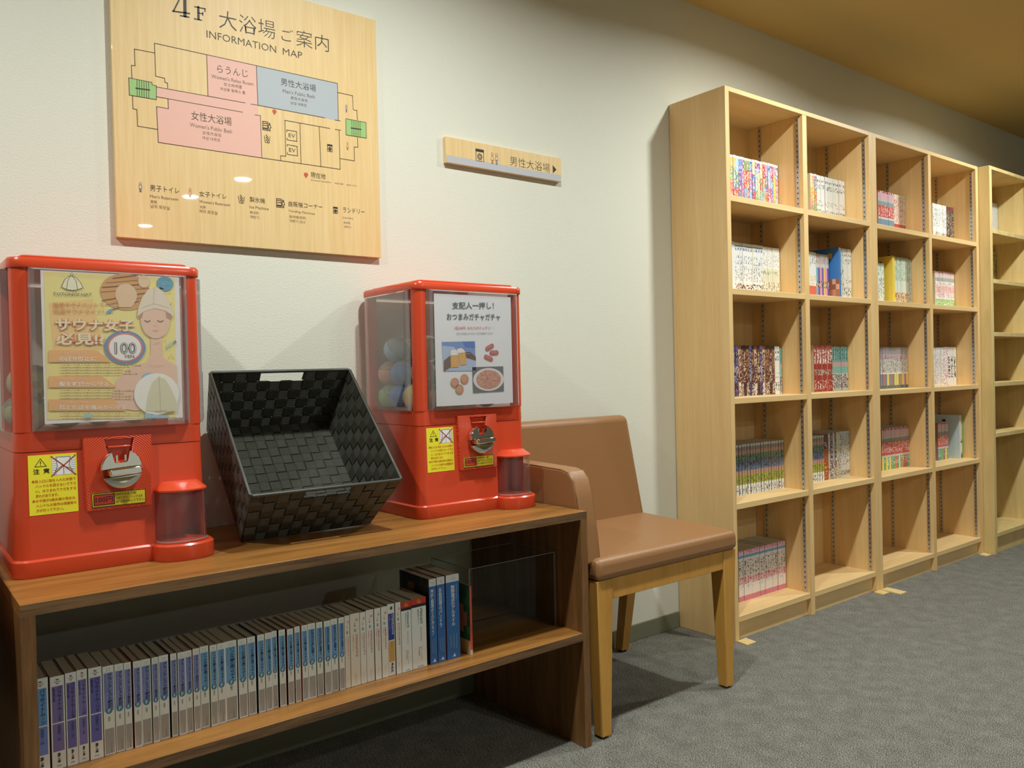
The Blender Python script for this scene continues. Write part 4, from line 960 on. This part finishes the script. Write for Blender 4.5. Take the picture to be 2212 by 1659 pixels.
        R4(.55, .85, .075, .11, (232, 180, 164), y2); R4(.42, .54, .13, .138, rd, y2); R4(.42, .54, .155, .18, rd, y2)
        vtext(p, '富士見ドラゴンブック', F(.46), F(.56), V(.97), V(.84), y2, (150, 146, 136))
        lab = ['cream-toned thin paperback with orange lettering beside the last blue panel one', 'thick cream paperback with red lettering on the bench shelf', 'off-white thin paperback with red lettering, volume four', 'off-white thicker paperback with red lettering, volume five', 'off-white paperback with bold red lettering beside the volume five one', 'off-white paperback with bold red lettering beside the blue and yellow spine', '', 'off-white paperback with red lettering beside the red topped paperbacks'][k-34]
    elif k == 40:
        R4(.08, .92, .135, .505, (44, 66, 160), y1); R4(.08, .92, .52, .81, (222, 176, 92), y1)
        rtext(p, 'STEINS;GATE', F(.52), F(.84), V(.43), V(.145), y2, (226, 228, 236), .02); rtext(p, '六分儀のイディオム', F(.22), F(.40), V(.36), V(.15), y2, (200, 206, 226)); ticks(p, F(.40), F(.62), V(.61), V(.53), y2, (80, 64, 40), 3, k)
        vtext(p, '角川文庫', F(.34), F(.68), V(.965), V(.87), y2, (30, 30, 30), .03); p.disc(Vector((F(.55), 0, V(.06))), .003, .004, y2, (90, 90, 88), 10); p.disc(Vector((F(.55), 0, V(.845))), .0024, .003, y2, (70, 70, 70), 10)
        lab = 'paperback with a blue and ochre spine among the off-white ones'
    elif k < 44:
        spine = (240, 245, 244)
        R4(0, 1, 0, .088, (206, 52, 42), y1); R4(0, 1, .088, .128, (30, 28, 30), y1)
        c = Vector((F(.52), 0, V(.046))); p.ring(c, .0042, .0036, .0016, y2, (230, 168, 60), 12); p.ring(c+Vector((.0015, 0, .001)), .002, .0018, .0012, y2, (230, 168, 60), 8)
        rtext(p, 'STEINS;GATE', F(.56), F(.74), V(.375), V(.15), y2, (50, 50, 50), .01); rtext(p, '変移空間のオクテット', F(.40), F(.50), V(.375), V(.16), y2, (60, 60, 60)); ticks(p, F(.56), F(.70), V(.62), V(.42), y2, (80, 80, 80), 9, k)
        rtext(p, '著 海羽超史郎', F(.44), F(.52), V(.83), V(.70), y2, (90, 90, 90)); rtext(p, '原作 ニトロプラス', F(.58), F(.66), V(.90), V(.70), y2, (120, 120, 120)); p.text('角川書店', (F(.36), 0, V(.985)), (F(.78), 0, V(.985)), .0026, y2, (90, 90, 90))
        lab = 'white paperback with red top band, narrower of the two' if k == 42 else 'thick white paperback with red top band, beside the tall blue books'
    else:
        spine = (48, 112, 184); d = .128; side = (40, 44, 50) if k == 44 else (150, 50, 40)
        R4(0, 1, 0, .088, (224, 228, 228), y1)
        p.ring(Vector((F(.60), 0, V(.052))), .0026, .003, .0006, y2, [(170, 190, 200), (150, 150, 150), (214, 150, 140)][k-44], 12); p.stroke([(F(.28), 0, V(.035)), (F(.55), 0, V(.05))], .0004, y2, (140, 140, 140))
        vtext(p, ['閉時曲線のエピグラフ', '永劫回帰のパンドラ', '無限遠点のアルタイル'][k-44], F(.22) if k < 46 else F(.36), F(.62) if k < 46 else F(.66), V([.66, .59, .61][k-44]), V(.125), y2, (232, 238, 242), .02)
        rtext(p, 'STEINS;GATE', F(.74), F(.84), V(.30), V(.12), y2, (170, 200, 228))
        for q, (a, b0, b1) in enumerate(((.30, .72, .86), (.52, .71, .88), (.74, .71, .89))): ticks(p, F(a-.05), F(a+.05), V(b1), V(b0), y2, (190, 214, 234), 8, k*3+q)
        q = Vector((F(.5), 0, V(.965))); s_ = .0045
        p.poly([q+Vector((-s_*1.3, 0, -s_*.5)), q+Vector((0, 0, s_*.2)), q+Vector((s_*.3, 0, s_*1.2)), q+Vector((s_*.8, 0, s_*.3)), q+Vector((s_*1.2, 0, -s_*.9)), q+Vector((s_*.3, 0, -s_*.3)), q+Vector((0, 0, -s_*.8)), q+Vector((-s_*.3, 0, -s_*.2))][::-1], y2, (222, 232, 240))
        lab = ['tall blue-spined book with a dark picture cover beside the thick white paperback', 'tall blue-spined book, narrow, between two other tall blue books', 'thickest tall blue-spined book on the bench shelf'][k-44]
    ps = None
    if k == 44:
        rr_ = random.Random(4)
        ps = lambda a, b: (150, 92, 64) if (a-.62)**2/.02+(b-.80)**2/.012 < 1 else rr_.choice([(34, 38, 46), (44, 48, 58), (28, 30, 36), (60, 62, 70)])
    t, cv = book('paperback_book', x, yf, z, w, h, d, lambda u, v: spine, 1, 1, side, lab, g, paint_side=ps)
    if k > 43: tag(t, group='tall blue books on the bench shelf')
    tag(obj('spine_print', p, PRINT, cv), kind='stuff' if k == 45 else None)
# thin green and red book leaning out at an angle past the blue ones
rr_ = random.Random(8)
def green_cover(a, b):
    if b < .2: return (214, 206, 160)
    if (a-.3)**2/.05+(b-.50)**2/.03 < 1: return (196, 140, 130)
    return rr_.choice([(60, 132, 104), (50, 118, 96), (72, 146, 118), (44, 108, 84)])
t, cv = book('picture_book', .5365, -.4250, SHZ+.0003, .0062, .1600, .128, lambda u, v: (206, 72, 56) if v > .04 else (222, 180, 160), 1, 14, (70, 130, 104),
             'thin picture book with green cover and red spine after the blue books', 'paperbacks on the bench shelf', paint_side=green_cover)
p = MB(); ticks(p, t.location.x-.0014, t.location.x+.0014, SHZ+.07, SHZ+.155, t.location.y-.0003, (232, 190, 170), 14); obj('spine_print', p, PRINT, cv)

# comics in the bookcases -----------------------------------------------------
def style(bands, glyph=(), fig=(), edge=None):
    """bands: (v_from_top_end, colour); glyph: (v0, v1, colour, density); fig: (v0, v1, palette)"""
    def make(rd):
        def f(u, v):
            t_ = 1-v
            for q0, q1, pal in fig:
                if q0 <= t_ < q1: return rd.choice(pal)
            for q0, q1, col, den in glyph:
                if q0 <= t_ < q1 and .2 < u < .8 and rd.random() < den: return col
            if edge and (u < .2): return edge
            for q, col in bands:
                if t_ <= q: return col if not isinstance(col, list) else rd.choice(col)
            return bands[-1][1]
        return f
    return make
def rainbow(rd):
    pal = [(238, 110, 76), (138, 106, 182), (244, 196, 84), (96, 142, 204), (134, 184, 100), (236, 148, 178), (246, 232, 176), (206, 84, 100), (166, 206, 230)]
    nm = ['orange', 'violet', 'amber', 'blue', 'green', 'pink', 'cream', 'crimson', 'sky-blue']
    ia, ib, ic = rd.sample(range(9), 3); a, b, c = pal[ia], pal[ib], pal[ic]; d = rd.choice(pal)
    q1, q2 = rd.uniform(.18, .36), rd.uniform(.5, .74); lt = tuple((v+250)//2 for v in b)
    f = style([(.05, (240, 232, 222)), (q1, [a, a, lt]), (q2, [b, b, b, d]), (.94, [c, c, d]), (1, (240, 236, 230))], [(q1+.02, q2, (250, 240, 200), .35), (.1, q1, (246, 236, 226), .22), (q2, .92, lt, .35)])(rd)
    f.word = '%s, %s and %s' % (nm[ia], nm[ib], nm[ic])
    return f
white_bl = style([(1, (238, 238, 232))], [(.10, .16, (120, 120, 116), .8), (.2, .3, (110, 120, 126), .5), (.55, .68, (150, 150, 146), .35), (.74, .92, (90, 90, 88), .45)])
def sport(rd):
    tint = rd.choice(PAL_ := [(196, 90, 70), (120, 120, 190), (190, 180, 110), (150, 150, 150), (110, 140, 180)])
    f = style([(.06, (232, 234, 230)), (.07, (120, 124, 126)), (1, (238, 238, 234))], [(.10, .15, tint, .8), (.24, .42, tint, .3), (.45, .75, (150, 152, 150), .35)], [(.80, .86, [(236, 236, 232), (60, 50, 46), (240, 210, 190)]), (.86, .97, [(238, 238, 234), (60, 56, 60), (226, 190, 170), (238, 238, 234)])])(rd)
    f.word = ['red', 'indigo', 'khaki', 'grey', 'steel-blue'][PAL_.index(tint)]
    return f
creamy = style([(.46, (236, 236, 228)), (.72, (226, 222, 196)), (1, (232, 226, 200))], [(.12, .4, (170, 170, 164), .25), (.72, .95, (150, 140, 110), .5)], [(.50, .58, [(226, 224, 200), (150, 160, 120), (232, 228, 208)])])
def darkmix(rd):
    pal = rd.choice(PAL_ := [[(70, 50, 56), (120, 70, 60), (214, 190, 160), (40, 36, 44)], [(120, 110, 160), (60, 56, 80), (200, 180, 170), (90, 60, 60)], [(150, 80, 60), (226, 200, 170), (90, 50, 40), (236, 230, 220)], [(60, 50, 50), (180, 130, 90), (110, 70, 80), (210, 206, 200)]])
    f = style([(.08, pal[0]), (.4, [pal[1], pal[1], pal[0]]), (.75, [pal[0], pal[2], pal[1]]), (1, [pal[3], pal[0], pal[1]])], [(.12, .55, pal[2], .35)])(rd)
    f.word = ['plum', 'mauve', 'rust', 'brown'][PAL_.index(pal)]
    return f
manga_green = style([(.05, (206, 206, 200)), (.12, (150, 140, 136)), (.20, (196, 154, 138)), (.33, (112, 146, 128)), (.52, [(112, 126, 152), (104, 118, 146), (122, 136, 156)]), (.60, (200, 146, 128)), (.80, (172, 172, 78)), (1, (236, 236, 232))], [(.22, .5, (40, 46, 60), .22), (.62, .78, (110, 110, 40), .3), (.84, .97, (110, 110, 110), .4)], edge=(70, 74, 76))
pinkw = style([(.08, (222, 150, 176)), (.11, (240, 200, 214)), (.16, (120, 170, 214)), (.55, (240, 232, 228)), (.68, (236, 206, 206)), (.90, (240, 226, 218)), (1, (224, 130, 150))], [(.02, .08, (248, 232, 238), .5), (.2, .5, (110, 100, 104), .35), (.52, .68, (206, 90, 120), .5), (.70, .75, (110, 190, 190), .3)])
redset = style([(.10, (190, 96, 84)), (.42, (172, 66, 58)), (1, (160, 56, 50))], [(.10, .40, (234, 226, 216), .6), (.74, .95, (226, 200, 190), .35)], [(.52, .66, [(172, 66, 58), (190, 176, 160), (120, 90, 76)])])
tealset = style([(.34, (96, 160, 156)), (.44, (206, 160, 160)), (.60, (120, 182, 176)), (1, (190, 196, 188))], [(.04, .3, (50, 80, 90), .4)], [(.62, .95, [(200, 206, 196), (90, 110, 100), (150, 110, 150), (226, 230, 224), (50, 56, 54)])], edge=(150, 200, 196))
def assorted(rd):
    a = rd.choice(PAL_ := [(60, 70, 130), (110, 80, 60), (226, 196, 80), (180, 180, 170), (196, 206, 204)])
    f = style([(.55, a), (1, [(226, 220, 206), a, (170, 150, 120)])], [(.06, .5, (226, 222, 210), .25)], [(.6, .8, [a, (230, 220, 200), (140, 110, 90)])])(rd)
    f.word = ['navy', 'brown', 'golden', 'grey', 'silver'][PAL_.index(a)]
    return f
silver = style([(.3, (190, 198, 200)), (1, (214, 216, 210))], [(.05, .5, (110, 120, 130), .4)], [(.5, .75, [(214, 216, 210), (160, 140, 150), (236, 234, 228)]), (.85, .95, [(190, 90, 90), (214, 216, 210), (90, 140, 100)])])
brownish = style([(.15, (104, 72, 60)), (.32, (70, 60, 90)), (.6, (176, 92, 44)), (1, (170, 84, 40))], [(.17, .3, (190, 150, 170), .4), (.6, .95, (226, 176, 90), .35)])
pinkgrey = style([(.06, (168, 66, 76)), (.20, (222, 176, 186)), (.26, (190, 196, 196)), (.34, (150, 160, 160)), (.62, (206, 92, 84)), (.68, (206, 206, 206)), (1, (120, 150, 170))], [(.0, .06, (240, 226, 226), .45), (.36, .6, (240, 220, 214), .35)])
def pinkgrey2(rd):
    lo = rd.choice(PAL_ := [(240, 220, 90), (90, 150, 170), (226, 120, 70), (110, 170, 130), (176, 110, 120), (120, 170, 110)])
    f = style([(.06, (168, 66, 76)), (.20, (226, 184, 190)), (.26, (196, 202, 202)), (.32, (140, 150, 150)), (.64, (206, 92, 84)), (.70, (206, 208, 206)), (1, lo)], [(.0, .06, (240, 226, 226), .45), (.34, .6, (240, 220, 214), .35), (.72, .9, (240, 236, 220), .3)])(rd)
    f.word = ['yellow', 'blue-grey', 'orange', 'green', 'mauve', 'leaf-green'][PAL_.index(lo)]
    return f
creamred = style([(.35, (226, 218, 196)), (.72, (228, 214, 200)), (1, (196, 80, 66))], [(.05, .7, (206, 110, 96), .4)])
greenlow = style([(.06, (186, 96, 100)), (.18, (226, 196, 196)), (.27, (150, 160, 160)), (.40, (236, 230, 226)), (.58, (232, 190, 190)), (.74, (230, 224, 224)), (1, (140, 190, 100))], [(.0, .06, (244, 230, 230), .4), (.3, .7, (200, 90, 100), .3), (.78, .98, (236, 240, 226), .25)], edge=(236, 232, 228))
palegreen = style([(.5, (190, 206, 180)), (.72, (214, 220, 206)), (1, (220, 206, 180))], [(.05, .5, (120, 150, 130), .25)], [(.76, .95, [(220, 206, 180), (196, 130, 90), (120, 90, 76), (236, 220, 170)])], edge=(226, 226, 214))
whitegreen = style([(1, (226, 232, 222))], [(.05, .3, (140, 180, 150), .5), (.35, .9, (120, 130, 124), .35)])
def palemix(rd):
    lo = rd.choice(PAL_ := [(200, 130, 140), (110, 150, 160), (226, 206, 110), (120, 140, 110), (190, 110, 150)])
    f = style([(.18, (160, 150, 156)), (.30, (196, 170, 180)), (.62, [(206, 190, 186), (170, 190, 186), (226, 214, 200)]), (.66, (240, 236, 230)), (.92, lo), (1, (90, 110, 110))], [(.2, .6, (110, 90, 96), .25)])(rd)
    f.word = ['pink', 'teal', 'yellow', 'olive', 'magenta'][PAL_.index(lo)]
    return f
white_fig = style([(.08, (226, 228, 224)), (1, (236, 236, 232))], [(.1, .6, (150, 150, 150), .3)], [(.72, .92, [(236, 236, 232), (120, 110, 100), (180, 160, 140), (230, 230, 226)])])
darkbook = style([(.1, (120, 60, 60)), (1, [(60, 46, 44), (90, 70, 60), (140, 120, 100)])], [(.15, .9, (206, 190, 170), .2)])
whitered = style([(.72, (232, 232, 226)), (1, (220, 110, 90))], [(.1, .3, (150, 150, 146), .4), (.5, .7, (226, 200, 110), .4)])
def slim(rd):
    c = rd.choice(PAL_ := [(226, 160, 176), (120, 96, 170), (240, 190, 110), (110, 186, 190), (236, 230, 206)])
    f = style([(.22, (190, 182, 176)), (.30, (206, 200, 196)), (1, c)], [(.02, .2, (170, 120, 110), .4)], [(.60, .74, [(50, 46, 50), c, (230, 200, 180)])])(rd)
    f.word = ['pink', 'violet', 'orange', 'teal', 'cream'][PAL_.index(c)]
    return f
dotted = style([(1, (236, 234, 230))], [(.1, .95, (196, 160, 166), .4)])
lettered = style([(1, (236, 232, 226))], [(.25, .8, (70, 64, 64), .55)])
ROWN = ['top', 'second', 'middle', 'fourth']; COLN = ['first', 'second', 'third', 'fourth']
# (column, row, book depth, [(count, width, height, style, words for the label)...] from the right-hand panel leftwards)
CELLS = [
 (0, 0, .128, [(19, .0160, .182, rainbow, 'comic with {} spine')]),
 (0, 1, .128, [(7, .0152, .182, creamy, 'white comic with cream lower spine'), (11, .0152, .184, sport, 'white comic with {} heading and figures'), (1, .017, .186, style([(1, (236, 238, 234))]), 'plain white comic')]),
 (0, 2, .128, [(1, .012, .176, tealset, 'narrow blue and grey comic'), (2, .015, .182, white_bl, 'white comic among dark ones'), (16, .0158, .184, darkmix, 'dark mottled {} comic')]),
 (0, 3, .128, [(18, .0163, .184, manga_green, 'comic with banded green-blue-yellow spine')]),
 (0, 4, .128, [(18, .0160, .184, pinkw, 'comic with pink edged white spine')]),
 (1, 0, .128, [(14, .0152, .182, white_bl, 'white comic with black lettering'), (3, .0152, .184, rainbow, '{} comic')]),
 (1, 1, .150, [(4, .0150, .212, white_bl, 'tall white comic with black lettering'), (2, .0145, .212, whitegreen, 'tall pale green comic')]),
 (1, 2, .128, [(7, .0168, .182, tealset, 'teal spined comic'), (7, .0190, .188, redset, 'brick red comic with white lettering')]),
 (1, 3, .128, [(5, .0135, .190, silver, 'silvery spined comic'), (6, .0150, .189, assorted, '{} spined comic'), (1, .034, .188, brownish, 'thick orange-brown volume'), (6, .0165, .184, manga_green, 'comic with banded green-blue-yellow spine')]),
 (2, 0, .128, [(6, .0165, .182, creamred, 'cream comic with red lower spine'), (8, .0172, .184, pinkgrey, 'comic with dark red dotted top')]),
 (2, 1, .150, [(2, .012, .208, whitegreen, 'slim pale green comic'), (8, .0165, .212, palegreen, 'tall sage green comic')]),
 (2, 2, .128, [(14, .0172, .184, palemix, 'pale comic with {} lower spine')]),
 (2, 3, .128, [(15, .0163, .184, pinkgrey2, 'comic with dotted red top and {} foot')]),
 (3, 0, .128, [(4, .0190, .184, darkbook, 'dark photographic spined comic'), (8, .0172, .184, white_fig, 'white comic with sketched figures low on the spine')]),
 (3, 1, .128, [(12, .0172, .180, greenlow, 'comic with pink and white spine and green foot')]),
 (3, 2, .130, [(3, .0290, .186, lettered, 'white comic with bold dark lettering'), (1, .046, .186, style([(1, [(236, 224, 224), (206, 150, 170), (240, 236, 232)])]), 'thick white and pink volume'), (6, .0160, .184, dotted, 'white comic with dotted pattern')]),
]
seed = 100
def bigbook(x_right, w, h, d, zz, col, side, label, ps):
    book('large_book', x_right-w, -.012-d, zz+.0003, w, h, d, col, 4, 20, side, label, 'large books in the bookcases', paint_side=ps)
    return x_right-w-.0004
def run(cx, x, zz, depth, cnt, w, h, st, lab, grp, yj=.0025, desc=None):
    global seed
    for k in range(cnt):
        seed += 1; rd = random.Random(seed)
        ww = w*rd.uniform(.94, 1.06)
        if x-ww < cx+.001: break
        pf = st(rd); lb = lab % desc.format(getattr(pf, 'word', '')).replace('  ', ' ') if desc else lab.format(getattr(pf, 'word', ''))
        book('comic_book', x-ww, -.012-depth-rd.uniform(0, yj), zz+.0003, ww, h+rd.uniform(-.0006, .0006), depth, pf, 5, 40, rd.choice([(200, 196, 190), (160, 120, 110), (120, 130, 140), (210, 200, 170)]), lb, grp)
        x -= ww+.0003
    return x
for ci, ri, dep, runs in CELLS:
    colx = [C1, C2, C3, C4][ci]; zz = SH[ri] - (.003 if ci > 1 else 0)
    x = colx[1]-.0045
    rown = ROWN[ri] if ri < 4 else 'bottom'
    for cnt, w, h, st, desc in runs:
        lab = '%%s, %s shelf, %s column from the armchair' % (rown, COLN[ci])
        x = run(colx[0], x, zz, dep, cnt, w, h, st, lab, '%s: %s shelf, %s column' % (desc.replace('{} ', ''), rown, COLN[ci]), desc=desc)
    if (ci, ri) == (1, 1):      # big blue book and small ones left of it
        rr2 = random.Random(3)
        def bluecov(a, b):
            if a < .75 and b < .45 and (a-.3)**2/.2+(b-.2)**2/.09 < 1: return rr2.choice([(206, 150, 120), (190, 120, 90), (226, 180, 150), (160, 100, 80)])
            if (a-.25)**2+(b-.86)**2 < .004: return (226, 190, 80)
            return (70, 130, 200)
        x = bigbook(x, .014, .214, .157, zz, lambda u, v: (70, 130, 200) if .05 < v < .95 else (230, 180, 200), (66, 124, 194), 'big blue picture book standing proud among comics, second column from the armchair', bluecov)
        x = run(colx[0], x-.03, zz, .128, 7, .0128, .182, slim, 'slim {} comic beside the big blue book, second column from the armchair', 'slim comics beside the big blue book')
        x = run(colx[0], x, zz, .128, 5, .0165, .186, whitered, 'white comic with red foot, second shelf, second column from the armchair', 'red footed comics on the second shelf')
    if (ci, ri) == (2, 1):
        rr2 = random.Random(6)
        x = bigbook(x, .020, .214, .157, zz, lambda u, v: (236, 206, 80), (232, 200, 70), 'big yellow book standing proud among comics, third column from the armchair',
                    lambda a, b: (60, 50, 30) if (.25 < a < .55 and (.1 < b < .25 or .4 < b < .5 or .75 < b < .9) and rr2.random() < .6) else (236, 206, 80))
        x = run(colx[0], x-.02, zz, .128, 5, .0180, .182, whitegreen, 'white and green comic beside the big yellow book, third column from the armchair', 'white and green comics beside the big yellow book')
x = C4[1]-.012; zz = SH[3]-.003
x = bigbook(x, .007, .212, .162, zz, lambda u, v: (120, 176, 96), (130, 180, 100), 'thin green picture book, fourth shelf, fourth column from the armchair', None)
x = bigbook(x, .016, .212, .160, zz, lambda u, v: (230, 200, 160) if v > .45 else random.Random(int(v*40)).choice([(120, 80, 60), (236, 226, 210), (226, 180, 120)]), (220, 190, 150), 'tan spined picture book, fourth shelf, fourth column from the armchair', None)
x = bigbook(x, .006, .212, .160, zz, lambda u, v: (196, 130, 170), (200, 150, 180), 'thin mauve picture book, fourth shelf, fourth column from the armchair', None)
x = bigbook(x, .012, .212, .164, zz, lambda u, v: (214, 224, 226), (206, 218, 222), 'big pale blue-grey book standing proud, fourth column from the armchair',
            lambda a, b: (60, 60, 60) if (a-.45)**2+(b-.84)**2 < .003 else (196, 212, 218))
run(C4[0], x-.045, zz, .128, 6, .0175, .182, pinkgrey2, 'comic with dotted red top and {} foot beside the big pale book', 'dotted top comics beside the big pale book')
# birch bookcase: a few volumes seen past its front edge
run(C5[0], C5[1]-.004, SH3[0], .128, 6, .0145, .200, style([(1, (226, 230, 234))], [(.05, .9, (190, 198, 206), .3)]), 'tall white comic on the top shelf of the birch bookcase', 'white comics in the birch bookcase', .001)
run(C5[0], C5[1]-.004, SH3[1], .120, 2, .024, .186, style([(1, (190, 180, 130))], [(.08, .85, (50, 46, 36), .6)]), 'olive comic with black lettering on the second shelf of the birch bookcase', 'olive comics in the birch bookcase', .001)
